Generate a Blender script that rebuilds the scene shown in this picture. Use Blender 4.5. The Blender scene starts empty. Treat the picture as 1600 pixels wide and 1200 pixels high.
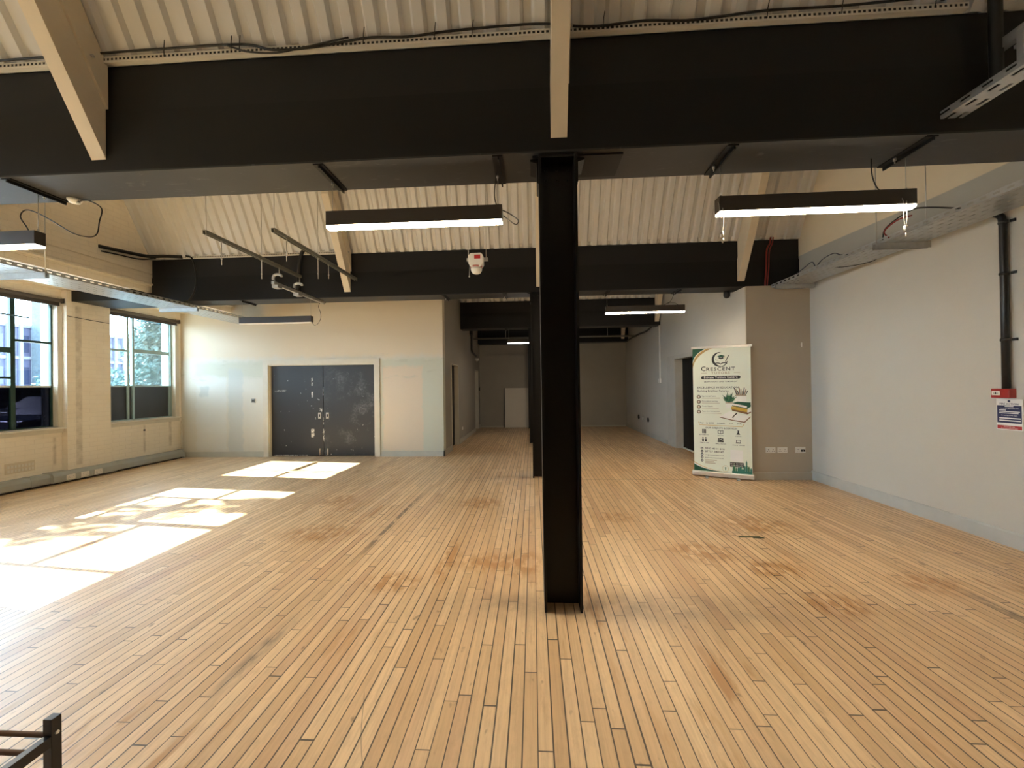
import bpy, bmesh, math, random
from math import sin, cos, pi, radians, atan, sqrt
from mathutils import Vector, Matrix
random.seed(7)
S = bpy.context.scene
COL = S.collection

# ------------------------------------------------------------------ camera
F_PX, U_PX, VP_Y, ROLL, EYE = 600.0, 33.0, 602.0, 0.0133, 1.5
yaw = atan(U_PX / F_PX)
pitch = atan((VP_Y + U_PX * ROLL - 600) / F_PX)
fwd = Vector((-sin(yaw) * cos(pitch), cos(yaw) * cos(pitch), sin(pitch)))
r0 = Vector((cos(yaw), sin(yaw), 0)); u0 = r0.cross(fwd)
rgt = r0 * cos(ROLL) - u0 * sin(ROLL); upv = u0 * cos(ROLL) + r0 * sin(ROLL)
cd = bpy.data.cameras.new('camera'); cd.sensor_width = 36; cd.sensor_fit = 'HORIZONTAL'
cd.lens = 36 * F_PX / 1600; cd.clip_start = 0.02
cam = bpy.data.objects.new('camera', cd); COL.objects.link(cam); S.camera = cam
m = Matrix((rgt, upv, -fwd)).transposed().to_4x4(); m.translation = (0, 0, EYE)
cam.matrix_world = m

# ------------------------------------------------------------------ light
S.view_settings.view_transform = 'Standard'; S.view_settings.look = 'None'
S.view_settings.gamma = 1; S.view_settings.use_curve_mapping = False
S.view_settings.exposure = 1.5
S.cycles.max_bounces = 10; S.cycles.diffuse_bounces = 7; S.cycles.transparent_max_bounces = 24
S.cycles.sample_clamp_indirect = 6
w = bpy.data.worlds.new('sky'); S.world = w; w.use_nodes = True
bg = w.node_tree.nodes['Background']; bg.inputs[0].default_value = (0.62, 0.79, 1.0, 1); bg.inputs[1].default_value = 10.0
SUN_DIR = Vector((1, -0.115, -0.645)).normalized()
sd = bpy.data.lights.new('sun', 'SUN'); sd.energy = 26; sd.angle = radians(0.53); sd.color = (1, 0.95, 0.86)
so = bpy.data.objects.new('sun', sd); COL.objects.link(so); so.rotation_euler = SUN_DIR.to_track_quat('-Z', 'Y').to_euler()
LAMP = 45.0

# ------------------------------------------------------------------ node helpers
class NT:
    def __init__(s, name):
        s.m = bpy.data.materials.new(name); s.m.use_nodes = True
        s.t = s.m.node_tree; s.n = s.t.nodes; s.l = s.t.links
        s.b = s.n['Principled BSDF']
    def set(s, sock, v):
        if hasattr(v, 'is_output'): s.l.new(v, sock)
        elif v is not None: sock.default_value = v
    def node(s, typ, **kw):
        n = s.n.new(typ)
        for k, v in kw.items(): setattr(n, k, v)
        return n
    def math(s, op, a, b=None, c=None):
        n = s.node('ShaderNodeMath', operation=op)
        for i, v in enumerate((a, b, c)):
            if v is not None: s.set(n.inputs[i], v)
        return n.outputs[0]
    def mix(s, f, a, b, blend='MIX'):
        n = s.node('ShaderNodeMix', data_type='RGBA', blend_type=blend)
        s.set(n.inputs[0], f)
        for i, v in ((6, a), (7, b)):
            if isinstance(v, tuple) and len(v) == 3: v = v + (1,)
            s.set(n.inputs[i], v)
        return n.outputs[2]
    def pos(s):
        g = s.node('ShaderNodeNewGeometry'); x = s.node('ShaderNodeSeparateXYZ'); s.l.new(g.outputs['Position'], x.inputs[0])
        return g.outputs['Position'], x.outputs[0], x.outputs[1], x.outputs[2]
    def comb(s, x, y, z=0.0):
        n = s.node('ShaderNodeCombineXYZ')
        for i, v in enumerate((x, y, z)): s.set(n.inputs[i], v)
        return n.outputs[0]
    def noise(s, vec, scale, detail=3.0, rough=0.55, dist=0.0):
        n = s.node('ShaderNodeTexNoise')
        if vec is not None: s.l.new(vec, n.inputs['Vector'])
        n.inputs['Scale'].default_value = scale; n.inputs['Detail'].default_value = detail
        n.inputs['Roughness'].default_value = rough; n.inputs['Distortion'].default_value = dist
        return n.outputs[0]
    def white(s, vec):
        n = s.node('ShaderNodeTexWhiteNoise', noise_dimensions='3D'); s.l.new(vec, n.inputs['Vector']); return n.outputs[0]
    def ramp(s, f, lo, hi):
        n = s.node('ShaderNodeMapRange'); s.set(n.inputs[0], f)
        n.inputs[1].default_value = lo; n.inputs[2].default_value = hi; return n.outputs[0]
    def band(s, v, a, b, soft=0.01):
        return s.math('MULTIPLY', s.ramp(v, a - soft, a + soft), s.math('SUBTRACT', 1.0, s.ramp(v, b - soft, b + soft)))
    def bump(s, h, strength=0.3, dist=0.01):
        n = s.node('ShaderNodeBump'); n.inputs['Strength'].default_value = strength; n.inputs['Distance'].default_value = dist
        s.set(n.inputs['Height'], h); s.l.new(n.outputs[0], s.b.inputs['Normal'])

MATS = {}
def mat(name, col, rough=0.6, metal=0.0, var=0.06, scale=6.0, emit=None, es=0.0, spec=0.5, bump=0.0):
    if name in MATS: return MATS[name]
    k = NT(name); p = k.pos()[0]
    n = k.noise(p, scale, 4)
    c1 = tuple(max(0, c * (1 - var * 2)) for c in col); c2 = tuple(min(1, c * (1 + var * 2)) for c in col)
    k.set(k.b.inputs['Base Color'], k.mix(n, c1, c2))
    k.b.inputs['Roughness'].default_value = rough; k.b.inputs['Metallic'].default_value = metal
    k.b.inputs['Specular IOR Level'].default_value = spec
    if bump: k.bump(k.noise(p, scale * 8, 3), bump, 0.004)
    if emit:
        k.b.inputs['Emission Color'].default_value = emit + (1,); k.b.inputs['Emission Strength'].default_value = es
    MATS[name] = k.m; return k.m

# ------------------------------------------------------------------ mesh helpers
def BM(): return bmesh.new()
def box(bm, a, b, mi=0):
    x0, y0, z0 = (min(a[i], b[i]) for i in range(3)); x1, y1, z1 = (max(a[i], b[i]) for i in range(3))
    v = [bm.verts.new(p) for p in ((x0,y0,z0),(x1,y0,z0),(x1,y1,z0),(x0,y1,z0),(x0,y0,z1),(x1,y0,z1),(x1,y1,z1),(x0,y1,z1))]
    for f in ((0,3,2,1),(4,5,6,7),(0,1,5,4),(1,2,6,5),(2,3,7,6),(3,0,4,7)):
        bm.faces.new([v[i] for i in f]).material_index = mi
    return v
def prism(bm, poly, axis, a, b, mi=0):
    """poly: 2-D outline in the two other axes (x: (y,z), y: (x,z), z: (x,y)), extruded from a to b"""
    def P(p, t): return {'x': (t, p[0], p[1]), 'y': (p[0], t, p[1]), 'z': (p[0], p[1], t)}[axis]
    A = [bm.verts.new(P(p, a)) for p in poly]; B = [bm.verts.new(P(p, b)) for p in poly]
    n = len(poly)
    bm.faces.new(A).material_index = mi; bm.faces.new(B[::-1]).material_index = mi
    for i in range(n): bm.faces.new((A[i], B[i], B[(i+1) % n], A[(i+1) % n])).material_index = mi
def tube(bm, pts, r, seg=8, mi=0):
    pts = [Vector(p) for p in pts]; rings = []
    n0 = None
    for i, p in enumerate(pts):
        d = (pts[min(i+1, len(pts)-1)] - pts[max(i-1, 0)]).normalized()
        if n0 is None: n0 = d.orthogonal().normalized()
        else: n0 = (n0 - d * n0.dot(d)).normalized()
        bn = d.cross(n0)
        rr = r[i] if isinstance(r, (list, tuple)) else r
        rings.append([bm.verts.new(p + (n0 * cos(2*pi*k/seg) + bn * sin(2*pi*k/seg)) * rr) for k in range(seg)])
    for a, b in zip(rings, rings[1:]):
        for k in range(seg):
            f = bm.faces.new((a[k], a[(k+1) % seg], b[(k+1) % seg], b[k])); f.smooth = True; f.material_index = mi
    bm.faces.new(rings[0][::-1]).material_index = mi; bm.faces.new(rings[-1]).material_index = mi
def spline(pts, n=8):
    """Catmull-Rom through the points"""
    P = [Vector(p) for p in pts]; P = [P[0] * 2 - P[1]] + P + [P[-1] * 2 - P[-2]]; out = []
    for i in range(1, len(P) - 2):
        for k in range(n):
            t = k / n; a, b, c, d = P[i-1:i+3]
            out.append(0.5 * ((2*b) + (c-a)*t + (2*a-5*b+4*c-d)*t*t + (3*b-a-3*c+d)*t**3))
    return out + [P[-2]]
def lathe(bm, prof, c, axis='z', seg=20, mi=0):
    """prof: (radius, height) pairs around an axis through c"""
    rings = []
    for r, h in prof:
        ring = []
        for k in range(seg):
            a = 2*pi*k/seg; q = (r*cos(a), r*sin(a))
            o = {'z': (q[0], q[1], h), 'y': (q[0], h, q[1]), 'x': (h, q[0], q[1])}[axis]
            ring.append(bm.verts.new((c[0]+o[0], c[1]+o[1], c[2]+o[2])))
        rings.append(ring)
    for a, b in zip(rings, rings[1:]):
        for k in range(seg):
            f = bm.faces.new((a[k], a[(k+1) % seg], b[(k+1) % seg], b[k])); f.smooth = True; f.material_index = mi
    bm.faces.new(rings[0][::-1]).material_index = mi; bm.faces.new(rings[-1]).material_index = mi
def obj(name, bm, mats, parent=None, bevel=0.0, loc=None):
    if bevel: bmesh.ops.recalc_face_normals(bm, faces=bm.faces); bmesh.ops.bevel(bm, geom=bm.edges[:], offset=bevel, segments=2, affect='EDGES', profile=0.5)
    bmesh.ops.recalc_face_normals(bm, faces=bm.faces)
    if parent is not None and loc is None: loc = Vector(parent['_o']) if '_o' in parent else None
    if loc is not None: bmesh.ops.translate(bm, vec=-Vector(loc), verts=bm.verts)
    me = bpy.data.meshes.new(name); bm.to_mesh(me); bm.free()
    for x in (mats if isinstance(mats, (list, tuple)) else [mats]): me.materials.append(x)
    o = bpy.data.objects.new(name, me); COL.objects.link(o)
    if parent is not None: o.parent = parent
    elif loc is not None: o.location = loc
    return o
def tag(o, label, cat, group=None, kind=None):
    o['label'] = label; o['category'] = cat
    if group: o['group'] = group
    if kind: o['kind'] = kind
    return o
def thing(name, label, cat, loc, group=None):
    """an Empty at the thing's base; parts are written in world coordinates and shifted by obj()"""
    o = bpy.data.objects.new(name, None); COL.objects.link(o); o.location = loc; o.empty_display_size = 0.1
    o['_o'] = tuple(loc); return tag(o, label, cat, group)
def sub(o, base): o['_o'] = tuple(base['_o']); return o
def struct(name, bm, mats, label=None):
    o = obj(name, bm, mats); o['kind'] = 'structure'
    if label: o['label'] = label
    return o
def sroot(name, loc, label=None):
    o = bpy.data.objects.new(name, None); COL.objects.link(o); o.location = loc; o['_o'] = tuple(loc); o['kind'] = 'structure'
    if label: o['label'] = label
    return o
def text(bm, s, M, size, mi=0, align='CENTER', sx=1.0, bold=.012, sp=1.0):
    """flat lettering added to a mesh; M places the text plane"""
    cu = bpy.data.curves.new('t', 'FONT'); cu.body = s; cu.size = size; cu.align_x = align; cu.resolution_u = 2; cu.offset = bold * size; cu.space_character = sp
    o = bpy.data.objects.new('t', cu); COL.objects.link(o); bpy.context.view_layer.update()
    me = bpy.data.meshes.new_from_object(o); bpy.data.objects.remove(o); bpy.data.curves.remove(cu)
    vs = [bm.verts.new(M @ Vector((v.co.x * sx, v.co.y, 0))) for v in me.vertices]
    for p in me.polygons:
        try: bm.faces.new([vs[i] for i in p.vertices]).material_index = mi
        except ValueError: pass
    bpy.data.meshes.remove(me)

# ------------------------------------------------------------------ materials
BLACKU = mat('black_casing_paint', (0.0085, 0.0084, 0.0095), 0.6, var=0.12, scale=3, spec=0.35)
BLACK = mat('black_paint', (0.0048, 0.0047, 0.0054), 0.5, var=0.12, scale=3, spec=0.3)
def scuffed_soffit():
    k = NT('scuffed_black_paint'); p, x, y, z = k.pos()
    n = k.noise(p, 2.5, 4, 0.6); s1 = k.noise(k.comb(k.math('MULTIPLY', x, 2.2), k.math('MULTIPLY', y, 9.0)), 2.0, 5, 0.7, 1.2)
    c = k.mix(n, (0.017, 0.0165, 0.0175), (0.034, 0.033, 0.033))
    c = k.mix(k.math('MULTIPLY', k.ramp(s1, 0.60, 0.70), 0.35), c, (0.13, 0.125, 0.12))
    d = k.noise(k.comb(k.math('MULTIPLY', x, 12.0), k.math('MULTIPLY', y, 12.0)), 1.5, 2)
    c = k.mix(k.math('MULTIPLY', k.ramp(d, 0.72, 0.76), 0.6), c, (0.006, 0.006, 0.006))
    k.set(k.b.inputs['Base Color'], c); k.b.inputs['Roughness'].default_value = 0.5; k.b.inputs['Specular IOR Level'].default_value = 0.4
    return k.m
SOFFIT = scuffed_soffit()
COLUMN = mat('column_paint', (0.0028, 0.002, 0.002), 0.45, var=0.1, scale=3, spec=0.3)
CREAM = mat('cream_wood_paint', (0.70, 0.61, 0.47), 0.5, var=0.04)
SHEET = mat('cream_roof_sheet', (0.64, 0.625, 0.60), 0.32, var=0.05, scale=2)
GALV = mat('galvanised_steel', (0.52, 0.53, 0.53), 0.38, 0.85, var=0.12, scale=14)
GALVD = mat('galvanised_slot', (0.09, 0.09, 0.09), 0.6)
STEELW = mat('pale_slotted_steel', (0.66, 0.63, 0.56), 0.5, var=0.05)
RODM = mat('zinc_rod', (0.5, 0.48, 0.44), 0.35, 0.8)
CABLE = mat('black_cable', (0.012, 0.011, 0.010), 0.45)
REDC = mat('red_cable', (0.25, 0.02, 0.015), 0.45)
WHITEP = mat('white_plastic', (0.72, 0.70, 0.64), 0.35, var=0.02)
HOUSE = mat('lamp_housing', (0.03, 0.022, 0.016), 0.4, var=0.05)
LIGHT = mat('lamp_diffuser', (0.9, 0.85, 0.75), 0.4, emit=(1.0, 0.82, 0.58), es=LAMP)
LIGHTC = mat('lamp_diffuser_cool', (0.9, 0.9, 0.88), 0.4, emit=(1.0, 0.93, 0.82), es=LAMP * .45)
GREYTR = mat('grey_trunking', (0.36, 0.38, 0.36), 0.5, var=0.05)
SKIRT = mat('grey_skirting', (0.42, 0.41, 0.37), 0.5, var=0.06)
FRAMEW = mat('cream_frame', (0.60, 0.56, 0.47), 0.5, var=0.05)
GREENF = mat('green_steel_frame', (0.012, 0.045, 0.035), 0.4)
TEALF = mat('backlit_teal_frame', (0.30, 0.42, 0.43), 0.4)  # colour lightened to paint in the frame's backlit look
BLIND = mat('blind_fabric', (0.055, 0.045, 0.04), 0.6)
BRASS = mat('worn_steel', (0.55, 0.5, 0.42), 0.35, 0.9)
DARKDOOR = mat('dark_door', (0.005, 0.0048, 0.005), 0.55, spec=.25)

def floor_material():
    k = NT('strip_floor'); p, x, y, z = k.pos()
    W = 0.0635
    fx = k.math('DIVIDE', x, W); col = k.math('FLOOR', fx); cx = k.math('SUBTRACT', fx, col)
    r1 = k.white(k.comb(col, 3.3)); L = k.math('ADD', 0.75, k.math('MULTIPLY', k.white(k.comb(col, 9.1)), 0.75))
    fy = k.math('ADD', k.math('DIVIDE', y, L), k.math('MULTIPLY', r1, 7.0)); row = k.math('FLOOR', fy); cy = k.math('SUBTRACT', fy, row)
    rnd = k.white(k.comb(col, row)); rnd2 = k.white(k.comb(row, col, 5.0))
    c = k.mix(rnd, (0.60, 0.385, 0.195), (0.78, 0.55, 0.315))
    c = k.mix(k.math('MULTIPLY', k.ramp(rnd2, 0.8, 1.0), 0.5), c, (0.52, 0.29, 0.16))
    g = k.noise(k.comb(k.math('MULTIPLY', x, 60.0), k.math('ADD', k.math('MULTIPLY', y, 2.2), k.math('MULTIPLY', rnd, 40.0))), 1.0, 5, 0.6, 0.6)
    c = k.mix(k.math('MULTIPLY', k.ramp(g, 0.42, 0.75), 0.42), c, (0.36, 0.22, 0.12))
    big = k.noise(p, 0.8, 4, 0.6)
    c = k.mix(k.math('MULTIPLY', k.ramp(big, 0.5, 0.72), 0.25), c, (0.40, 0.27, 0.16))
    # old varnish left along boards: irregular amber streaks
    st = k.noise(k.comb(k.math('MULTIPLY', x, 9.0), k.math('MULTIPLY', y, 1.6)), 1.0, 4, 0.62)
    zone = k.noise(p, 0.55, 2, 0.5)
    amber = k.math('MULTIPLY', k.ramp(st, 0.56, 0.66), k.ramp(zone, 0.47, 0.6))
    def spot(px, py, rx, ry):
        dx = k.math('DIVIDE', k.math('SUBTRACT', x, px), rx); dy = k.math('DIVIDE', k.math('SUBTRACT', y, py), ry)
        d = k.math('SQRT', k.math('ADD', k.math('MULTIPLY', dx, dx), k.math('MULTIPLY', dy, dy)))
        return k.math('SUBTRACT', 1.0, k.ramp(d, 0.5, 1.0))
    sp = None
    for q in ((-0.35, 3.25, 0.4, 0.22), (-0.1, 3.25, 0.2, 0.3), (-2.25, 3.85, 0.5, 0.3), (-0.7, 4.9, 0.35, 0.3), (1.5, 3.5, 0.4, 0.3), (2.3, 4.2, 0.5, 0.35), (-0.75, 3.3, 0.12, 0.5), (1.9, 3.2, .3, .2), (-1.1, 2.9, .3, .2), (2.9, 3.0, .3, .2), (2.0, 2.7, .3, .2), (0.9, 4.4, .3, .2), (-2.6, 5.0, .3, .3), (-4.3, 3.5, .4, .15)):
        s = spot(*q); sp = s if sp is None else k.math('MAXIMUM', sp, s)
    st2 = k.noise(k.comb(k.math('MULTIPLY', x, 14.0), k.math('MULTIPLY', y, 6.0)), 1.0, 4, 0.65)
    amber = k.math('MAXIMUM', amber, k.math('MULTIPLY', sp, k.ramp(st2, 0.41, 0.55)))
    c = k.mix(k.math('MULTIPLY', amber, 0.75), c, (0.40, 0.18, 0.045))
    # small dark knots and marks
    kn = k.noise(k.comb(k.math('MULTIPLY', x, 16.0), k.math('MULTIPLY', y, 8.0)), 1.0, 2, 0.5)
    c = k.mix(k.math('MULTIPLY', k.ramp(kn, 0.70, 0.76), 0.6), c, (0.16, 0.09, 0.05))
    # one long dark crack in the boards left of the first column
    cr = k.math('MULTIPLY', k.band(k.math('ADD', x, k.math('MULTIPLY', k.noise(k.comb(y, 0.0), 3.0), 0.05)), -1.56, -1.52, 0.006), k.band(y, 3.4, 5.2, 0.3))
    cr = k.math('MULTIPLY', cr, k.ramp(st2, 0.38, 0.5))
    c = k.mix(k.math('MULTIPLY', cr, 0.8), c, (0.08, 0.055, 0.04))
    cr2 = k.math('MULTIPLY', k.math('MULTIPLY', k.band(x, -1.62, -1.54, 0.02), k.band(y, 1.85, 2.35, 0.15)), k.ramp(st2, 0.35, 0.6))
    c = k.mix(k.math('MULTIPLY', cr2, 0.6), c, (0.09, 0.075, 0.065))
    cr3 = k.math('MULTIPLY', k.math('MULTIPLY', k.band(x, 2.99, 3.07, 0.015), k.band(y, 2.52, 2.9, 0.1)), k.ramp(st2, 0.32, 0.55))
    c = k.mix(k.math('MULTIPLY', cr3, 0.7), c, (0.10, 0.065, 0.04))
    sx = k.math('ADD', k.math('ADD', x, k.math('MULTIPLY', y, 0.50)), k.math('MULTIPLY', k.math('SINE', k.math('MULTIPLY', y, 9.0)), 0.015))
    scr = k.math('MULTIPLY', k.band(sx, 0.062, 0.065, 0.0015), k.band(y, 1.45, 1.85, 0.02))
    c = k.mix(k.math('MULTIPLY', scr, 0.75), c, (0.09, 0.06, 0.045))
    # darker mottled band across the boards at the column foot
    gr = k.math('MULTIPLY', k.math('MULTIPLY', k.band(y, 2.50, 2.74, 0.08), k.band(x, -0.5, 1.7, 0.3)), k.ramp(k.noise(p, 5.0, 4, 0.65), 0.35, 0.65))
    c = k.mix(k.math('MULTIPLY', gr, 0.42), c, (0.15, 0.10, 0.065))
    mott = k.noise(k.comb(k.math('MULTIPLY', x, 22.0), k.math('MULTIPLY', y, 9.0), k.math('MULTIPLY', rnd, 9.0)), 1.0, 4, 0.7)
    c = k.mix(k.math('MULTIPLY', k.ramp(mott, 0.5, 0.72), 0.3), c, (0.38, 0.235, 0.125))
    # gaps between boards
    ex = k.math('MINIMUM', cx, k.math('SUBTRACT', 1.0, cx)); ey = k.math('MULTIPLY', k.math('MINIMUM', cy, k.math('SUBTRACT', 1.0, cy)), k.math('DIVIDE', L, W))
    e = k.math('MINIMUM', ex, ey); gapw = k.math('ADD', 0.018, k.math('MULTIPLY', k.white(k.comb(col, 21.0)), 0.036))
    gap = k.math('SUBTRACT', 1.0, k.ramp(k.math('SUBTRACT', e, gapw), 0.0, 0.02))
    jl = k.math('MULTIPLY', k.band(y, 6.13, 6.15, 0.004), k.band(x, 0.4, 2.6, 0.02)); gap = k.math('MAXIMUM', gap, jl)
    c = k.mix(k.math('MULTIPLY', gap, 0.93), c, (0.035, 0.021, 0.013))
    k.set(k.b.inputs['Base Color'], c)
    k.set(k.b.inputs['Roughness'], k.math('ADD', 0.30, k.math('MULTIPLY', k.noise(p, 3.0, 3), 0.2)))
    k.b.inputs['Specular IOR Level'].default_value = 0.75
    k.bump(k.math('SUBTRACT', k.math('MULTIPLY', g, 0.08), gap), 0.25, 0.003)
    return k.m
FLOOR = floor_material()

def brick_wall(name, c1, dirt, bumpk=0.5, marks=()):
    """painted brickwork in the y-z plane; marks: dirty or chased strips (y0, y1, z0, z1)"""
    k = NT(name); p, x, y, z = k.pos()
    b = k.node('ShaderNodeTexBrick'); k.l.new(k.comb(y, z), b.inputs['Vector'])
    b.inputs['Scale'].default_value = 1.0; b.inputs['Brick Width'].default_value = 0.225; b.inputs['Row Height'].default_value = 0.075
    b.inputs['Mortar Size'].default_value = 0.006; b.inputs['Mortar Smooth'].default_value = 0.6
    n = k.noise(p, 1.6, 5, 0.65); n2 = k.noise(p, 9.0, 4, 0.6)
    c = k.mix(k.math('MULTIPLY', k.ramp(n, 0.45, 0.75), 0.5), c1, dirt)
    for (y0, y1, z0, z1) in marks:
        mk = k.math('MULTIPLY', k.band(y, y0, y1, 0.01), k.band(z, z0, z1, 0.02))
        c = k.mix(k.math('MULTIPLY', mk, k.ramp(n2, 0.2, 0.75)), c, tuple(v * 0.72 for v in dirt))
    c = k.mix(k.math('MULTIPLY', b.outputs['Fac'], 0.22), c, tuple(v * 0.7 for v in c1))
    k.set(k.b.inputs['Base Color'], c); k.b.inputs['Roughness'].default_value = 0.6
    k.bump(k.math('SUBTRACT', k.math('MULTIPLY', n2, 0.4), b.outputs['Fac']), bumpk, 0.006)
    return k.m
BRICKL = brick_wall('cream_painted_brick', (0.78, 0.715, 0.60), (0.64, 0.555, 0.44), 0.35,
                    ((6.10, 6.19, 0.25, 2.95), (7.32, 7.36, 0.25, 0.80), (7.86, 7.92, 0.3, 0.85), (5.86, 5.90, 0.3, 0.75)))
BRICKU = brick_wall('cream_gable_brick', (0.88, 0.80, 0.66), (0.78, 0.67, 0.52), 0.45)

def right_wall_material():
    k = NT('right_wall_paint'); p, x, y, z = k.pos()
    n = k.noise(p, 1.1, 4, 0.6)
    grey = k.mix(n, (0.46, 0.43, 0.365), (0.515, 0.485, 0.42))
    cool = k.math('MULTIPLY', k.math('MULTIPLY', k.band(y, 5.55, 6.2, 0.10), k.ramp(k.noise(p, 3.0, 3), 0.3, 0.6)), 0.35)
    grey = k.mix(cool, grey, (0.44, 0.45, 0.45))
    line = k.math('ADD', 3.425, k.math('MULTIPLY', k.ramp(y, 4.2, 6.0), 0.07))
    up = k.ramp(k.math('SUBTRACT', z, line), -0.006, 0.006)
    band = k.ramp(k.math('SUBTRACT', z, k.math('SUBTRACT', line, 0.34)), -0.05, 0.1)
    grey = k.mix(k.math('MULTIPLY', band, 0.7), grey, (0.40, 0.40, 0.375))  # paints in the cooler light above the tray, below the cream line
    c = k.mix(up, grey, (0.74, 0.64, 0.48))
    scr = k.noise(k.comb(k.math('MULTIPLY', y, 4.0), k.math('MULTIPLY', z, 12.0)), 1.6, 3)
    c = k.mix(k.math('MULTIPLY', k.ramp(scr, 0.73, 0.80), 0.35), c, (0.28, 0.25, 0.21))
    k.set(k.b.inputs['Base Color'], c); k.b.inputs['Roughness'].default_value = 0.55
    k.bump(k.noise(p, 25, 3), 0.06, 0.003)
    return k.m
WALLR = right_wall_material()

def back_wall_material():
    k = NT('patched_back_wall'); p, x, y, z = k.pos()
    n = k.noise(p, 2.2, 4, 0.65); n2 = k.noise(p, 7.0, 3, 0.6)
    wob = k.math('MULTIPLY', k.math('SUBTRACT', n2, 0.5), 0.16)
    xs = k.math('ADD', x, wob); zs = k.math('ADD', z, wob)
    up = (0.66, 0.57, 0.43)
    c = k.mix(n, (0.58, 0.56, 0.49), (0.64, 0.62, 0.55))
    green = k.math('MAXIMUM', k.math('MULTIPLY', k.band(xs, -3.3, -1.75, 0.03), k.band(zs, 0.0, 2.12, 0.04)),
                   k.math('MULTIPLY', k.band(xs, -7.5, -5.9, 0.05), k.band(zs, 1.75, 2.1, 0.05)))
    c = k.mix(k.math('MULTIPLY', green, 0.75), c, (0.51, 0.53, 0.43))
    pink = k.math('MULTIPLY', k.band(xs, -3.25, -2.38, 0.02), k.band(zs, 0.12, 1.95, 0.04))
    c = k.mix(pink, c, (0.64, 0.54, 0.42))
    blue = k.math('MULTIPLY', k.band(xs, -6.75, -6.42, 0.02), k.band(zs, 0.1, 1.95, 0.04))
    c = k.mix(k.math('MULTIPLY', blue, 0.6), c, (0.47, 0.51, 0.50))
    wh = k.math('MULTIPLY', k.band(xs, -7.5, -6.8, 0.02), k.band(zs, 0.15, 1.8, 0.03))
    c = k.mix(k.math('MULTIPLY', wh, 0.5), c, (0.64, 0.66, 0.64))
    pt = k.math('MULTIPLY', k.band(xs, -7.42, -7.2, 0.02), k.band(zs, 1.36, 1.56, 0.03))
    c = k.mix(k.math('MULTIPLY', pt, 0.7), c, (0.46, 0.50, 0.49))
    line = k.math('ADD', 2.14, k.math('MULTIPLY', k.math('SUBTRACT', k.noise(k.comb(x, 0.0), 4.0), 0.5), 0.25))
    c = k.mix(k.ramp(k.math('SUBTRACT', z, line), -0.02, 0.1), c, up)
    gs = k.noise(k.comb(k.math('MULTIPLY', x, 2.0), k.math('MULTIPLY', z, 7.0)), 1.2, 4)
    c = k.mix(k.math('MULTIPLY', k.math('MULTIPLY', k.ramp(gs, 0.6, 0.68), k.band(z, 1.6, 2.25, 0.1)), 0.5), c, (0.46, 0.46, 0.38))
    k.set(k.b.inputs['Base Color'], c); k.b.inputs['Roughness'].default_value = 0.55
    k.bump(n2, 0.08, 0.004)
    return k.m
WALLB = back_wall_material()
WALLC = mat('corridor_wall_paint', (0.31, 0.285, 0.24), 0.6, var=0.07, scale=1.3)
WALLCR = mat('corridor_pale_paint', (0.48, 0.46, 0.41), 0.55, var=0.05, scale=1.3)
WALLP = mat('shaded_pier_paint', (0.40, 0.345, 0.265), 0.55, var=0.05, scale=1.5)  # right wall's paint, darkened and browned to paint in the pier's shade

def scuffed_door():
    k = NT('scuffed_black_door'); p, x, y, z = k.pos()
    n = k.noise(p, 2.6, 5, 0.7); n2 = k.noise(p, 30, 3, 0.6)
    c = k.mix(k.math('MULTIPLY', k.math('MULTIPLY', k.ramp(n, 0.52, 0.72), k.ramp(x, -4.9, -4.2)), k.ramp(n2, 0.35, 0.7)), (0.022, 0.022, 0.024), (0.16, 0.16, 0.155))
    dots = k.noise(p, 16, 2, 0.5)
    c = k.mix(k.math('MULTIPLY', k.ramp(dots, 0.735, 0.755), 0.8), c, (0.55, 0.54, 0.5))
    for (x0, x1, z0, z1) in ((-4.885, -4.85, 1.56, 1.72), (-4.885, -4.85, 1.3, 1.42), (-4.63, -4.615, 1.34, 1.50), (-4.70, -4.65, 0.98, 1.06), (-4.9, -4.83, 0.42, 0.6), (-4.63, -4.60, 0.32, 0.6), (-5.72, -5.46, 1.44, 1.462), (-4.625, -4.615, 0.7, 0.85), (-5.75, -4.95, 0.0, 0.03)):  # last mark paints the bright threshold gap onto the left leaf
        mk = k.math('MULTIPLY', k.band(x, x0, x1, 0.006), k.band(z, z0, z1, 0.01))
        c = k.mix(k.math('MULTIPLY', mk, k.ramp(n2, 0.42, 0.55)), c, (0.62, 0.6, 0.55))
    k.set(k.b.inputs['Base Color'], c); k.b.inputs['Roughness'].default_value = 0.5
    return k.m
DOORM = scuffed_door()

def glass_material(name, tint, gloss, rough=0.0):
    k = NT(name); n = k.n; n.remove(k.b)
    out = n['Material Output']; tr = k.node('ShaderNodeBsdfTransparent'); gl = k.node('ShaderNodeBsdfGlossy'); mx = k.node('ShaderNodeMixShader')
    fr = k.node('ShaderNodeFresnel'); fr.inputs[0].default_value = 1.45
    tr.inputs[0].default_value = tint + (1,); gl.inputs[0].default_value = (1, 1, 1, 1); gl.inputs[1].default_value = rough
    k.l.new(k.math('MULTIPLY', fr.outputs[0], gloss), mx.inputs[0]); k.l.new(tr.outputs[0], mx.inputs[1]); k.l.new(gl.outputs[0], mx.inputs[2]); k.l.new(mx.outputs[0], out.inputs[0])
    return k.m
GLASS = glass_material('clear_glass', (0.9, 0.97, 0.98), 0.8)
FILM = glass_material('dark_tinted_glass', (0.030, 0.032, 0.042), 0.5)
FILM2 = mat('grey_obscured_glass', (0.035, 0.04, 0.048), 0.35)

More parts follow.
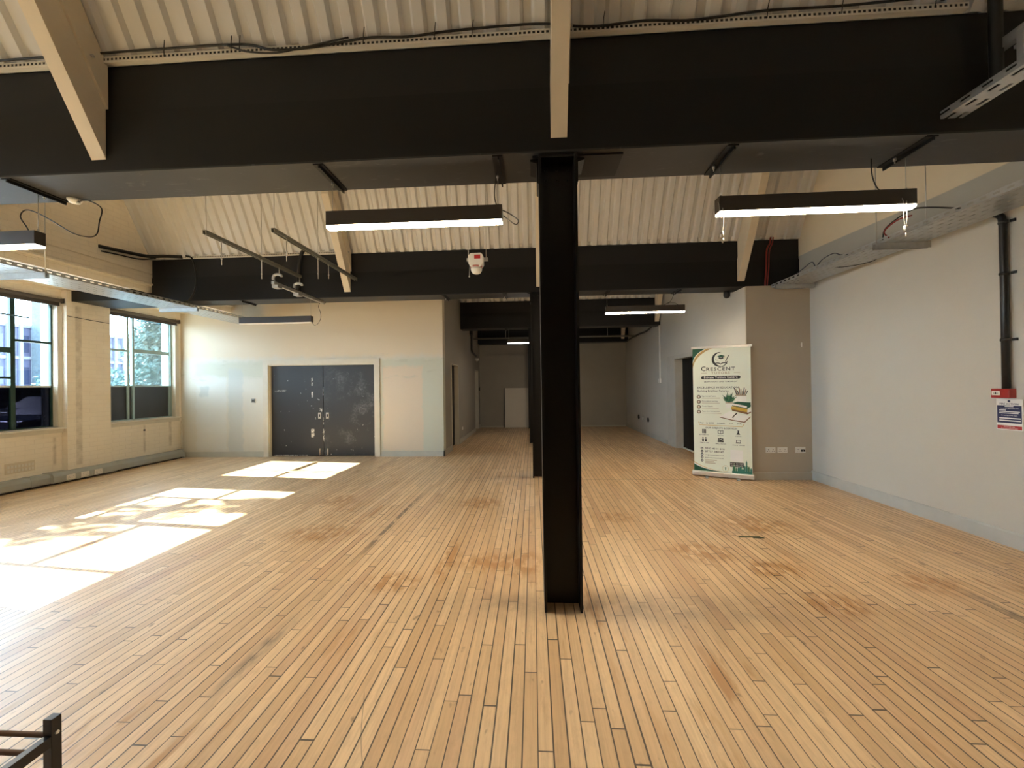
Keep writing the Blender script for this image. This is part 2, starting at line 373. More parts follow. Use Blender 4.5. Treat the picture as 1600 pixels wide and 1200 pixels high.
# ------------------------------------------------------------------ room shell
LW, RW, BACK, CLX, CRX, FAR, REAR = -7.85, 4.25, 8.157, -1.93, 3.30, 13.83, -5.0
TOPZ = 5.6
GX = -6.63                                    # gable / bulkhead face above the windows
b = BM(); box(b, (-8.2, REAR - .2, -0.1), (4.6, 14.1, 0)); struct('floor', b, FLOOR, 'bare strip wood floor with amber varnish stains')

WINS = [(2.95, 5.93), (6.66, 8.02), (-0.95, 2.15)]     # y ranges of the openings in the left wall
Z0, Z1 = 0.91, 3.02
b = BM(); ys = sorted(WINS); prev = REAR
for (a, c) in ys:
    box(b, (LW - .3, prev, 0), (LW, a, 3.3)); box(b, (LW - .3, a, 0), (LW, c, Z0)); box(b, (LW - .3, a, Z1), (LW, c, 3.3)); prev = c
box(b, (LW - .3, prev, 0), (LW, BACK + .2, 3.3))
box(b, (LW - .01, 5.98, 0.0), (LW + .10, 6.64, 3.19)); box(b, (LW - .01, 2.2, 0.0), (LW + .10, 2.88, 3.19))
struct('wall_left', b, BRICKL, 'cream painted brick wall with windows')
# bulkhead and gable brickwork over the windows
b = BM()
prism(b, [(LW - .3, 3.2), (GX - .04, 3.2), (GX - .04, 3.325), (GX + .045, 3.325), (GX + .045, 3.345), (GX + .01, 3.375), (GX, 3.50), (GX - .025, 3.505), (GX - .025, 3.53), (GX, 3.535), (GX, TOPZ), (GX - .25, TOPZ), (GX - .25, 3.5), (LW - .3, 3.5)], 'y', REAR, BACK)
struct('wall_left_upper', b, BRICKU, 'cream brick gable and boxed ledge above the windows')
b = BM(); box(b, (RW, REAR - .2, 0), (RW + .25, 6.12, TOPZ)); box(b, (RW, 6.12, 2.985), (RW + .25, 6.8, TOPZ)); box(b, (CRX + .3, 6.68, 2.985), (RW, 6.8, TOPZ)); struct('wall_right', b, WALLR, 'grey painted wall with cream upper part')
# pier that faces the camera and the corridor's right-hand wall behind it, with a doorway
b = BM(); box(b, (CRX, 6.12, 0), (RW + .25, 6.15, 2.985)); struct('wall_pier', b, WALLP, 'grey wall with brown shade painted in, behind the roll-up banner')
b = BM(); DY0, DY1, DH = 7.25, 9.12, 2.08
box(b, (CRX, 6.15, 0), (RW + .2, 6.66, 2.985)); box(b, (CRX, 6.66, 0), (CRX + .3, DY0, TOPZ)); box(b, (CRX, DY1, 0), (CRX + .3, FAR, TOPZ)); box(b, (CRX, DY0, DH), (CRX + .3, DY1, TOPZ))
box(b, (CRX + .3, DY0 - .1, -.05), (CRX + .42, DY1 + .1, 2.2)); struct('wall_corridor_right', b, WALLCR)  # first box is a backing added behind the doorway to block daylight
b = BM()
DW0, DW1 = -5.82, -3.43
box(b, (LW, BACK, 0), (DW0, BACK + .2, TOPZ)); box(b, (DW1, BACK, 0), (CLX, BACK + .2, TOPZ)); box(b, (DW0, BACK, 2.02), (DW1, BACK + .2, TOPZ))
box(b, (DW0 - .1, BACK + .2, -.05), (DW1 + .1, BACK + .35, 2.2)); struct('wall_back_left', b, WALLB, 'patchily painted wall around the black double doors')  # unseen backing box added so no outside light shows under the doors
b = BM(); prev = BACK + .2
for (a, c) in ((8.98, 9.80), (12.70, 13.40)):
    box(b, (CLX - .25, prev, 0), (CLX, a, TOPZ)); box(b, (CLX - .25, a, 2.04), (CLX, c, TOPZ)); prev = c
box(b, (CLX - .25, prev, 0), (CLX, FAR, TOPZ))
box(b, (CLX - .4, 8.8, -.05), (CLX - .25, 13.6, 2.2)); struct('wall_corridor_left', b, WALLC)  # long backing box added to shut out light behind both doors
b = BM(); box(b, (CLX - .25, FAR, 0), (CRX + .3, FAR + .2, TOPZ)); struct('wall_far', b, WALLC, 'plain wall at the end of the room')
b = BM(); box(b, (LW - .3, REAR - .2, 0), (RW + .25, REAR, TOPZ)); struct('wall_behind', b, WALLCR, 'plain wall behind the camera')

# saw-tooth roof of cream box-profile sheet: a steep face above each beam, a shallow face behind it
TAN = math.tan(radians(62.5)); SHAL = 0.52
BEAMS = [(-1.25, -0.88, 3.045, 3.80), (2.55, 2.92, 3.045, 3.80), (6.33, 6.68, 3.03, 3.77), (10.08, 10.42, 3.01, 3.72), (13.42, 13.80, 2.97, 3.70)]
PITCH = 0.16
def sheet(bm, x0, x1, ya, za, yb, zb):
    d = Vector((0, yb - ya, zb - za)).normalized(); n = Vector((0, -d.z, d.y))
    if n.z < 0: n = -n
    pr = [(0, 0), (0.066, 0), (0.094, 0.046), (0.132, 0.046)]
    A, B = [], []; x = x0; i = 0
    while x < x1:
        q = pr[i % 4]; x = x0 + (i // 4) * PITCH + q[0]; off = n * q[1]
        A.append(bm.verts.new(Vector((min(x, x1), ya, za)) + off)); B.append(bm.verts.new(Vector((min(x, x1), yb, zb)) + off)); i += 1
    for k in range(len(A) - 1): bm.faces.new((A[k], A[k+1], B[k+1], B[k]))
APEX = []
for i in range(len(BEAMS)):
    yf, yr, zb, zt = BEAMS[i]
    if i == 0: yp, zp = REAR, 4.4
    else: yp, zp = BEAMS[i-1][1], BEAMS[i-1][3]
    s = (zp + SHAL * (yf - yp) - zt) / (TAN + SHAL); ya, za = yf - s, zt + TAN * s
    APEX.append((ya, za))
    x0, x1 = (GX - .05, RW + .05) if i < 3 else (CLX - .1, CRX + .1)
    if i == 3: x0 = GX - .05
    b = BM(); sheet(b, x0, x1, yf, zt, ya, za); sheet(b, x0, x1, yp, zp + .02, ya, za + .02)
    prism(b, [(yr + .02, zt + .05), (yf, zt + .07), (ya, za + .10), (yp, zp + .10), (yp, zp + .2), (ya, za + .3), (yf, zt + .3), (yr + .02, zt + .3)], 'x', x0 - .3, x1 + .3)  # unseen solid cover added to stop sun leaking between the sheets
    struct('ceiling', b, SHEET, 'cream corrugated roof sheeting')

# skirtings
def skirt(name, a, c, mtl=SKIRT):
    bm = BM(); box(bm, a, c); struct(name, bm, mtl)
bm = BM(); prism(bm, [(RW - .02, 0), (RW + .01, 0), (RW + .01, .14), (RW - .012, .14), (RW - .02, .125)], 'y', REAR, 6.12); struct('baseboard_right', bm, SKIRT)
bm = BM(); prism(bm, [(6.10, 0), (6.13, 0), (6.13, .12), (6.108, .12), (6.10, .11)], 'x', CRX, RW - .02); struct('baseboard_pier', bm, mat('pier_skirting', (0.40, 0.36, 0.29), 0.5))
bm = BM(); box(bm, (LW, BACK - .02, 0), (DW0 - .13, BACK + .01, .12)); box(bm, (DW1 + .12, BACK - .02, 0), (CLX + .02, BACK + .01, .12)); struct('baseboard_back', bm, mat('back_skirting', (0.47, 0.47, 0.42), 0.5))
bm = BM(); prev = BACK - .02
for (a, c) in ((8.98, 9.80), (12.70, 13.40)): box(bm, (CLX - .01, prev, 0), (CLX + .02, a - .06, .12)); prev = c + .06
box(bm, (CLX - .01, prev, 0), (CLX + .02, FAR, .12)); struct('baseboard_corridor_left', bm, mat('corridor_skirting', (0.42, 0.39, 0.33), 0.5))
bm = BM(); box(bm, (CRX - .02, DY1 + .55, 0), (CRX + .01, FAR, .12)); box(bm, (CRX - .02, 6.12, 0), (CRX + .01, DY0 - .1, .12)); struct('baseboard_corridor_right', bm, SKIRT)
skirt('baseboard_far', (CLX + .02, FAR - .02, 0), (CRX - .02, FAR + .01, .05), mat('corridor_skirting', (0.42, 0.39, 0.33)))

# ------------------------------------------------------------------ windows
GXP = LW - .10
def window(n, y0, y1, mull, trans, fm, film, label):
    r = sroot('window_%d' % n, (LW, (y0 + y1) / 2, Z0), label)
    bm = BM(); t = .035
    for (a, c) in ((y0, y0 + t), (y1 - t, y1)): box(bm, (GXP - .02, a, Z0), (GXP + .025, c, Z1))
    box(bm, (GXP - .02, y0 + t, Z1 - t), (GXP + .025, y1 - t, Z1)); box(bm, (GXP - .02, y0 + t, Z0), (GXP + .025, y1 - t, Z0 + .03))
    obj('steel_frame', bm, fm, r)
    for (y, wd) in mull:
        bm = BM(); box(bm, (GXP - .02, y - wd / 2, Z0 + .03), (GXP + .03, y + wd / 2, Z1 - t)); obj('mullion', bm, fm, r)
    for (a, c, z, h) in trans:
        bm = BM(); box(bm, (GXP - .015, a, z - h / 2), (GXP + .028, c, z + h / 2)); obj('transom', bm, fm, r)
    ed = [y0 + t] + sorted(y for y, _ in mull) + [y1 - t]
    for a, c in zip(ed, ed[1:]):
        bm = BM(); box(bm, (GXP - .003, a, 1.60), (GXP + .003, c, Z1 - t)); obj('glass_pane', bm, GLASS, r)
        bm = BM(); box(bm, (GXP - .003, a, Z0 + .03), (GXP + .003, c, 1.57)); o = obj('tinted_pane', bm, film, r); o['label'] = 'dark tinted lower pane'
    bm = BM(); box(bm, (GXP - .012, y0 + t, 1.57), (GXP + .02, y1 - t, 1.60)); obj('pane_rail', bm, TEALF if n == 2 else mat('pale_rail', (.55, .6, .6)), r)
    bm = BM()
    for (a, c) in ((y0 - .07, y0), (y1, y1 + .07)): box(bm, (LW - .005, a, Z0 - .02), (LW + .02, c, Z1 + .05))
    for (a, c) in ((y0 - .004, y0 + .012), (y1 - .012, y1 + .004)): box(bm, (GXP + .025, a, Z0), (LW + .015, c, Z1))
    obj('architrave', bm, FRAMEW, r)
    bm = BM(); prism(bm, [(GXP + .026, Z0 - .09), (LW + .03, Z0 - .09), (LW + .03, Z0 - .03), (LW + .075, Z0 - .03), (LW + .08, Z0 - .02), (LW + .075, Z0), (GXP + .026, Z0 + .012)], 'y', y0 - .08, y1 + .06)
    obj('window_sill', bm, FRAMEW, r)
    return r
w1 = window(1, *WINS[0], [(5.43, .055), (4.5, .11), (3.5, .055)], [(5.45, 5.9, 2.30, .035), (4.55, 5.41, 2.14, .08), (3.52, 4.45, 2.30, .05), (4.55, 5.41, 1.72, .03)], GREENF, FILM, 'left wall window with dark green steel bars and black lower panes')
bm = BM(); tube(bm, [(GXP + .10, 4.7, 2.68), (GXP + .06, 5.60, 2.665)], .012); obj('window_stay', bm, GREENF, w1)
bm = BM(); prism(bm, [(5.83, 3.0), (5.895, 3.0), (5.895, 2.86), (5.88, 2.87), (5.85, 2.95)], 'x', GXP + .026, GXP + .05); obj('hinge_bracket', bm, GREENF, w1)
w2 = window(2, *WINS[1], [(7.10, .035), (7.20, .04), (7.95, .02)], [(7.22, 7.94, 2.29, .07), (6.70, 7.09, 2.28, .04)], TEALF, FILM2, 'left wall window in the back corner with pale frame and grey lower panes')
window(3, *WINS[2], [(0.6, .05)], [(-.9, 2.1, 2.3, .03)], GREENF, FILM, 'left wall window out of view')
# rolled-up blinds
for (a, c, lab) in ((2.85, 5.96, 'rolled-up dark blind above the window with green bars'), (6.65, 8.06, 'rolled-up dark blind above the corner window')):
    t = thing('roller_blind', lab, 'blind', (LW + .05, (a + c) / 2, 2.9), 'rolled-up window blinds')
    bm = BM(); tube(bm, [(LW + .045, a, 3.005), (LW + .045, c, 3.005)], .032, 12); obj('fabric_roll', bm, mat('blind_roll', (.10, .08, .065), .6), t)
    bm = BM(); box(bm, (LW + .02, a + .03, 2.93), (LW + .038, c - .03, 2.98)); box(bm, (LW + .015, a + .03, 2.915), (LW + .045, c - .03, 2.935)); obj('bottom_bar', bm, BLIND, t)
    for y in (a - .005, c):
        bm = BM(); box(bm, (LW, y, 2.965), (LW + .085, y + .006, 3.045)); obj('end_bracket', bm, BLIND, t)

# ------------------------------------------------------------------ doors
d1 = sroot('door_1', ((DW0 + DW1) / 2, BACK, 0), 'pair of scuffed black doors in a cream frame')
mid = -4.615
for (a, c) in ((DW0 + .02, mid - .004), (mid + .004, DW1 - .02)):
    bm = BM(); box(bm, (a, BACK + .06, .012), (c, BACK + .105, 2.0)); lf = obj('door_leaf', bm, DOORM, d1); sub(lf, d1)
    hx = (c - .085) if a < -5 else (a + .085)
    bm = BM(); box(bm, (hx - .032, BACK + .05, .83), (hx + .032, BACK + .062, .96)); o = obj('flush_pull', bm, BRASS, lf, .003)
    sub(o, d1)
    bm = BM(); box(bm, (hx - .014, BACK + .046, .87), (hx + .014, BACK + .051, .925)); obj('keyhole_plate', bm, CABLE, lf)
    bm = BM(); box(bm, (hx - .012, BACK + .05, .03), (hx + .012, BACK + .06, .17)); tube(bm, [(hx, BACK + .046, .02), (hx, BACK + .046, .16)], .006); obj('floor_bolt', bm, BRASS, lf)
bm = BM()
for (a, c) in ((DW0 - .12, DW0), (DW1, DW1 + .11)): box(bm, (a, BACK - .025, 0), (c, BACK + .01, 2.13))
box(bm, (DW0, BACK - .025, 2.02), (DW1, BACK + .01, 2.13))
obj('architrave', bm, FRAMEW, d1)
bm = BM()
for (a, c) in ((DW0 - .0, DW0 + .018), (DW1 - .018, DW1)): box(bm, (a, BACK, 0), (c, BACK + .2, 2.02))
box(bm, (DW0 + .018, BACK, 2.002), (DW1 - .018, BACK + .2, 2.02)); obj('door_lining', bm, FRAMEW, d1)
for n, (a, c) in ((2, (8.98, 9.80)), (3, (12.70, 13.40))):
    d = sroot('door_%d' % n, (CLX, (a + c) / 2, 0), 'dark door in the corridor left wall')
    bm = BM(); box(bm, (CLX - .14, a + .02, .01), (CLX - .10, c - .02, 2.02)); lf = obj('door_leaf', bm, DARKDOOR, d); sub(lf, d)
    bm = BM(); box(bm, (CLX - .25, a, 0), (CLX + .012, a + .02, 2.04)); box(bm, (CLX - .25, c - .02, 0), (CLX + .012, c, 2.04)); box(bm, (CLX - .25, a + .02, 2.02), (CLX + .012, c - .02, 2.04)); obj('door_lining', bm, FRAMEW, d)
    bm = BM(); tube(bm, [(CLX - .10, a + .1, 1.0), (CLX - .05, a + .1, 1.0), (CLX - .05, a + .22, 1.0)], .009); obj('door_handle', bm, GALV, lf)
d4 = sroot('door_4', (CRX, (DY0 + DY1) / 2, 0), 'black double door in the recess behind the banner')
bm = BM(); box(bm, (CRX + .16, DY0 + .02, .03), (CRX + .205, 8.2, DH - .02)); lf = obj('door_leaf', bm, DARKDOOR, d4); sub(lf, d4)
bm = BM(); box(bm, (CRX + .16, 8.206, .03), (CRX + .205, DY1 - .02, DH - .02)); lf2 = obj('door_leaf', bm, DARKDOOR, d4); sub(lf2, d4)
bm = BM(); tube(bm, [(CRX + .16, 8.28, 1.38), (CRX + .12, 8.28, 1.38), (CRX + .12, 8.28, 1.08), (CRX + .16, 8.28, 1.08)], .01); obj('door_handle', bm, GALV, lf2)
bm = BM(); box(bm, (CRX + .152, 8.24, 1.40), (CRX + .161, 8.32, 1.47)); obj('door_plate', bm, WHITEP, lf2)
bm = BM()
box(bm, (CRX - .015, DY1, 0), (CRX + .01, DY1 + .48, DH + .07)); box(bm, (CRX - .015, DY0 - .08, DH), (CRX + .01, DY1, DH + .07)); box(bm, (CRX - .015, DY0 - .08, 0), (CRX + .01, DY0, DH))
box(bm, (CRX - .01, DY1 - .02, 0), (CRX + .3, DY1, DH)); box(bm, (CRX - .01, DY0, 0), (CRX + .3, DY0 + .02, DH)); box(bm, (CRX - .01, DY0 + .02, DH - .02), (CRX + .3, DY1 - .02, DH))
obj('door_lining', bm, mat('grey_lining', (.44, .42, .37), .5), d4)
bm = BM(); box(bm, (CRX + .14, DY0 + .02, 0), (CRX + .22, DY1 - .02, .022)); obj('threshold_strip', bm, FRAMEW, d4)

# ------------------------------------------------------------------ beams, columns, rafters
BL = ['broad black steel valley beam crossing nearest the camera, over the first column', 'black beam across the middle of the room, over the second column', 'short black beam over the passage, behind the middle beam', 'farthest black beam, along the top of the end wall']
STR = {1: [-3.78, -1.46, -0.22, 1.32, 2.54], 2: [-4.99, -3.72, -1.47, -0.45, 1.25, 2.40], 3: [-0.7, 1.2], 4: []}
for i in range(1, 5):
    yf, yr, zb, zt = BEAMS[i]
    x0, x1 = {1: (LW + .1, RW - .01), 2: (LW + .1, RW - .01), 3: (CLX + .03, CRX - .01), 4: (CLX + .01, CRX - .01)}[i]
    xu = GX + .02 if i < 3 else x0
    t = thing('steel_beam', BL[i-1], 'beam', ((x0 + x1) / 2, (yf + yr) / 2, zb), 'black valley beams')
    zs = zb + (zt - zb) * .57
    bm = BM()
    if i < 3: box(bm, (x0, yf - (.28 if i == 2 else 0), zb - .012), (xu - .06, yr, 3.195)); box(bm, (xu - .06, yf, zb + .012), (xu, yr, 3.195)); box(bm, (xu, yf, zb + .012), (x1, yr, zs))
    else: box(bm, (x0, yf, zb + .012), (x1, yr, zs))
    obj('lower_web', bm, BLACK, t)
    bm = BM(); box(bm, (xu, yf + .012, zs), (x1, yr, zt)); obj('upper_casing', bm, BLACKU, t)
    bm = BM(); box(bm, (x0, yf, zb), (x1, yr, zb + .012)); obj('soffit', bm, SOFFIT, t)
    for j, sx in enumerate(STR[i]):
        bm = BM(); prism(bm, [(sx - .035, zb), (sx + .035, zb), (sx + .035, zb - .008), (sx + .012, zb - .008), (sx + .012, zb - .03), (sx + .002, zb - .03), (sx + .002, zb - .008), (sx - .035, zb - .008)], 'y', yf + .01, yr - .005)
        st = obj('soffit_strap', bm, BLACK, t); sub(st, t)
        if i < 3:
            bm = BM(); q = (sx - .02, (yf + yr) / 2 + .06, zb - .008); tube(bm, [q, (q[0], q[1], q[2] - .018)], .009, 8); tube(bm, [(q[0], q[1], q[2] - .018), (q[0], q[1], q[2] - .035)], .004, 6); obj('bolt', bm, RODM, st)
    if i == 1:
        bm = BM(); box(bm, (.33, yf + .04, zb - .012), (.62, yr - .06, zb)); obj('splice_plate', bm, BLACK, t)
COLS = [(2.545, 3.033, 'tall black steel column standing nearest, in the middle of the floor'), (6.22, 3.03, 'second black steel column, half hidden behind the nearest one'), (9.91, 3.01, 'third black steel column, far down the room'), (13.3, 2.97, 'farthest black steel column, by the end wall')]
for i, (y, zt, lab) in enumerate(COLS):
    xa = (.056, -.022, -.10, -.17)[i]; wd = .252; dp = .25
    t = thing('steel_column', lab, 'column', (xa + wd / 2, y + dp / 2, 0), 'black steel columns')
    for x in (xa, xa + wd - .017):
        bm = BM(); box(bm, (x, y, 0), (x + .017, y + dp, zt)); obj('flange', bm, COLUMN, t)
    bm = BM(); box(bm, (xa + .017, y + .118, 0), (xa + wd - .017, y + .132, zt)); obj('web', bm, COLUMN, t)
    if i < 2:
        bm = BM(); box(bm, (xa - .04, y + .02, zt - .014), (xa + wd + .04, y + dp, zt)); obj('cap_plate', bm, COLUMN, t)
        for sx, d in ((xa, -1), (xa + wd, 1)):
            bm = BM(); prism(bm, [(sx, zt - .014), (sx + d * .055, zt - .014), (sx + d * .055, zt - .028), (sx + d * .012, zt - .04), (sx + d * .012, zt - .17), (sx, zt - .18)], 'y', y + .04, y + dp - .03)
            br = obj('angle_cleat', bm, COLUMN, t); sub(br, t)
        for bx in (xa + .05, xa + .125, xa + .2):
            for bz in (zt - .05, zt - .12):
                bm = BM(); lathe(bm, [(.010, -.012), (.010, 0)], (bx, y + .118, bz), 'y', 6); obj('bolt', bm, COLUMN, t)

TH = radians(62.5)
def rafter(i, x0, lab):
    yf, yr, zb, zt = BEAMS[i]; ya, za = APEX[i]
    z0 = zb + .09; zm = zb + (zt - zb) * .59
    ln = (yf - ya) - .05
    t = thing('roof_rafter', lab, 'rafter', (x0 + .055, yf, z0), 'cream roof rafters')
    y1 = yf - .003
    bm = BM(); prism(bm, [(y1, z0), (y1, zm), (y1 - ln, zm + ln * TAN), (y1 - ln, z0 + ln * TAN)], 'x', x0, x0 + .108); obj('lower_board', bm, CREAM, t)
    bm = BM(); prism(bm, [(y1, zm), (y1, zt - .01), (y1 - ln, zt - .01 + ln * TAN), (y1 - ln, zm + ln * TAN)], 'x', x0 + .01, x0 + .128)
    up = obj('upper_board', bm, CREAM, t); sub(up, t)
    bm = BM(); lathe(bm, [(.011, 0), (.011, .012), (.006, .016)], (x0 + .128, y1 - .1, zm + .1 + .1 * TAN), 'x', 8); obj('bolt_head', bm, RODM, up)
for i, xs in ((1, ((-3.10, 'cream rafter slanting down onto the nearest beam at the upper left'), (.138, 'cream rafter coming down onto the nearest beam above the first column'), (3.40, 'cream rafter on the nearest beam beside the right wall'))),
              (2, ((-3.168, 'cream rafter resting on the middle beam, behind the left pendant lamp'), (.072, 'cream rafter on the middle beam, mostly hidden behind the first column'), (3.285, 'cream rafter on the middle beam, behind the right pendant lamp'))),
              (3, ((3.15, 'short cream rafter on the passage beam beside the right wall'),)), (4, ((3.05, 'tiny cream rafter end at the farthest beam'),))):
    for (x, lab) in xs: rafter(i, x, lab)

# pale slotted strip along the top of the beams, with its cables
def slotted(i, x0, x1, lab, full=True):
    yf, yr, zb, zt = BEAMS[i]
    t = thing('slotted_strip', lab, 'cable tray', ((x0 + x1) / 2, yf, zt), 'slotted strips on the beams')
    bm = BM(); h = .034; y = yf - .032; n = int((x1 - x0) / .03)
    box(bm, (x0, y - .003, zt - .001), (x1, y, zt + .008)); box(bm, (x0, y - .003, zt + .026), (x1, y, zt + h))
    for k in range(n + 1):
        x = x0 + (x1 - x0) * k / n; box(bm, (max(x0, x - .006), y - .003, zt + .008), (min(x1, x + .006), y, zt + .026))
    box(bm, (x0, y, zt - .004), (x1, y + .034, zt - .001)); box(bm, (x0, y + .002, zt - .001), (x1, y + .004, zt + .03), 1)
    obj('perforated_strip', bm, [STEELW, CABLE], t)
slotted(1, GX + .05, 2.72, 'pale slotted strip along the top edge of the nearest beam')
slotted(2, -6.0, -3.05, 'pale slotted strip on top of the middle beam at its left')
def cable(lab, pts, r=.006, m_=None, name='cable', n=8, cat='cable', group=None):
    bm = BM(); P = spline(pts, n); tube(bm, P, r, 6); c = Vector(pts[0])
    return tag(obj(name, bm, m_ or CABLE, None, 0, c), lab, cat, group)
yb = BEAMS[1][0] - .045; zt = 3.82
cable('brown-black cable looping along the slotted strip of the nearest beam', [(-4.6, yb, zt + .02), (-3.2, yb, zt + .03), (-2.5, yb, zt + .035), (-1.95, yb, zt + .03), (-1.72, yb - .01, zt - .03), (-1.45, yb, zt - .02), (-1.08, yb, zt + .02), (-.8, yb, zt + .01), (-.5, yb, zt + .03), (.05, yb, zt + .04), (.4, yb, zt + .0), (.75, yb, zt + .015), (1.05, yb, zt), (1.5, yb, zt + .03), (2.0, yb, zt + .03), (2.6, yb, zt + .06), (2.75, yb, zt + .12), (2.9, yb - .02, zt + .3)], .008)
cable('second thinner cable sagging below the slotted strip of the nearest beam', [(-2.05, yb - .012, zt + .02), (-1.9, yb - .015, zt - .035), (-1.7, yb - .015, zt - .055), (-1.5, yb - .015, zt - .03), (-1.2, yb - .012, zt + .02)], .006)
for x in (-2.5, -2.02, -1.96, -1.1, -.62, -.37, .48, 1.5, 1.95, 2.5):
    bm = BM(); tube(bm, [(x, yb - .012, zt - .03), (x + .004, yb - .016, zt + .03), (x + .012, yb - .02, zt + .075)], .003, 5)
    tag(obj('cable_tie', bm, CABLE, None, 0, (x, yb, zt)), 'black cable tie with upright tail holding the cable on the nearest beam', 'cable tie', 'cable ties on the nearest beam')
cable('black corrugated flexible conduit bending down at the top right corner', [(2.56, 2.50, 3.87), (2.66, 2.48, 3.89), (2.76, 2.46, 3.94), (2.86, 2.42, 4.05)], .03, name='flexible_conduit', cat='conduit')
cable('black cable loop hanging in front of the middle beam at its left end', [(-5.95, 6.3, 3.81), (-5.82, 6.28, 3.75), (-5.75, 6.27, 3.5), (-5.76, 6.27, 3.25), (-5.85, 6.25, 3.05), (-6.0, 6.2, 2.97)], .014, mat('black_flex', (.004, .004, .004), .6))
cable('bundle of black cables running down the middle beam beside the rails', [(-3.80, 6.28, 3.84), (-3.86, 6.27, 3.80), (-3.92, 6.29, 3.65), (-3.94, 6.29, 3.4), (-3.96, 6.29, 3.15), (-4.0, 6.28, 3.06)], .03)
cable('black cable bundle emerging along the wall above the ledge, left of the middle beam', [(GX + .02, 5.52, 3.72), (GX + .04, 5.7, 3.735), (GX + .06, 5.95, 3.76), (GX + .1, 6.2, 3.79), (GX + .3, 6.30, 3.82), (GX + .6, 6.31, 3.80)], .03)
cable('thin black flex along the wall above the ledge beside the cable bundle', [(GX + .02, 5.55, 3.655), (GX + .03, 5.8, 3.68), (GX + .05, 6.1, 3.71), (GX + .15, 6.28, 3.78)], .012)
cable('red fire cable running down the middle beam near its right end', [(3.80, 6.31, 3.80), (3.78, 6.305, 3.7), (3.735, 6.305, 3.6), (3.72, 6.305, 3.3), (3.70, 6.305, 3.06), (3.66, 6.24, 3.0)], .012, REDC)
cable('thin red fire cable beside the other on the middle beam', [(3.84, 6.312, 3.80), (3.82, 6.308, 3.7), (3.775, 6.308, 3.58), (3.76, 6.308, 3.3), (3.735, 6.308, 3.06), (3.70, 6.25, 3.0)], .009, REDC)

# ------------------------------------------------------------------ pendant lamps
def pendant(xc, yc, zc, zs, lab, cords, lm=LIGHT, tails=(), L=1.29):
    t = thing('pendant_lamp', lab, 'lamp', (xc, yc, zc), 'linear pendant lamps')
    h = L / 2
    bm = BM(); prism(bm, [(yc - .036, zc + .003), (yc + .036, zc + .003), (yc + .036, zc + .108), (yc - .036, zc + .108)], 'x', xc - h, xc + h); obj('housing', bm, HOUSE, t, .003)
    bm = BM()
    prism(bm, [(yc - .034, zc + .0028), (yc - .034, zc - .006), (yc - .028, zc - .013), (yc - .014, zc - .017), (yc + .014, zc - .017), (yc + .028, zc - .013), (yc + .034, zc - .006), (yc + .034, zc + .0028)], 'x', xc - h + .004, xc + h - .004)
    obj('diffuser', bm, lm, t)
    for sx in (-h + .03, h - .03):
        bm = BM(); tube(bm, [(xc + sx, yc + .01, zc + .108), (xc + sx, yc + .01, zs)], .0022, 6); obj('suspension_wire', bm, RODM, t)
        bm = BM(); tube(bm, [(xc + sx, yc + .01, zc + .106), (xc + sx, yc + .01, zc + .13)], .007, 8); obj('wire_gripper', bm, RODM, t)
    for pts in cords:
        bm = BM(); tube(bm, spline(pts, 8), .0042, 6); obj('power_cord', bm, CABLE, t)
    for tx in tails:
        bm = BM()
        tube(bm, spline([(tx, yc + .01, zc + .11), (tx - .012, yc - .045, zc + .02), (tx - .01, yc - .045, zc - .08), (tx, yc - .045, zc - .15), (tx + .012, yc - .045, zc - .09), (tx + .01, yc - .045, zc + .02)], 6), .0022, 5)
        lathe(bm, [(.010, -.02), (.013, 0), (.010, .02)], (tx, yc - .045, zc - .165), 'z', 8); lathe(bm, [(.006, -.02), (.008, 0), (.006, .01)], (tx + .006, yc - .045, zc - .20), 'z', 8)
        obj('wire_tail', bm, RODM, t)
Y1 = 2.75; B1 = 3.045
pendant(-.849, Y1, 2.682, B1, 'lit linear pendant lamp hanging left of the first column', [[(-.248, 2.8, B1), (-.262, 2.8, 2.95), (-.262, 2.8, 2.87), (-.24, 2.78, 2.79)], [(-.215, 2.79, 2.785), (-.16, 2.8, 2.76), (-.10, 2.8, 2.715), (-.095, 2.8, 2.69), (-.12, 2.8, 2.68), (-.2, 2.79, 2.74)]])
pendant(1.943, Y1, 2.680, B1, 'lit linear pendant lamp hanging right of the first column', [[(2.37, 2.8, B1), (2.372, 2.8, 2.94), (2.40, 2.8, 2.85), (2.43, 2.78, 2.79)]], tails=(1.305, 2.50))
pendant(-4.42, Y1, 2.625, B1, 'lit pendant lamp cut off by the left edge, its flex looping away', [[(-3.9, 2.78, 2.735), (-3.96, 2.8, 2.80), (-4.01, 2.8, 2.88), (-3.97, 2.8, 2.93), (-3.88, 2.8, 2.91), (-3.73, 2.8, 2.83), (-3.58, 2.8, 2.74), (-3.50, 2.82, 2.715), (-3.45, 2.84, 2.72), (-3.46, 2.88, 2.77), (-3.47, 2.9, 2.86), (-3.45, 2.9, 2.97), (-3.55, 2.89, B1 - .012), (-3.62, 2.89, B1 - .012)]])
pendant(-4.49, 6.5, 2.652, 3.03, 'unlit black pendant lamp in front of the patched wall, left', [[(-3.67, 6.5, 3.02), (-3.72, 6.5, 2.93), (-3.69, 6.5, 2.83), (-3.68, 6.5, 2.73), (-3.73, 6.5, 2.63), (-3.80, 6.5, 2.60), (-3.85, 6.5, 2.67)]], mat('unlit_diffuser', (.7, .66, .58), .4), L=1.31)
pendant(1.87, 6.5, 2.692, 3.03, 'lit pendant lamp under the middle beam, above the roll-up banner', [[(2.36, 6.5, 3.02), (2.33, 6.5, 2.93), (2.29, 6.5, 2.86), (2.2, 6.5, 2.81)], [(2.18, 6.5, 2.80), (2.25, 6.5, 2.83), (2.36, 6.5, 2.83), (2.42, 6.5, 2.80)]])
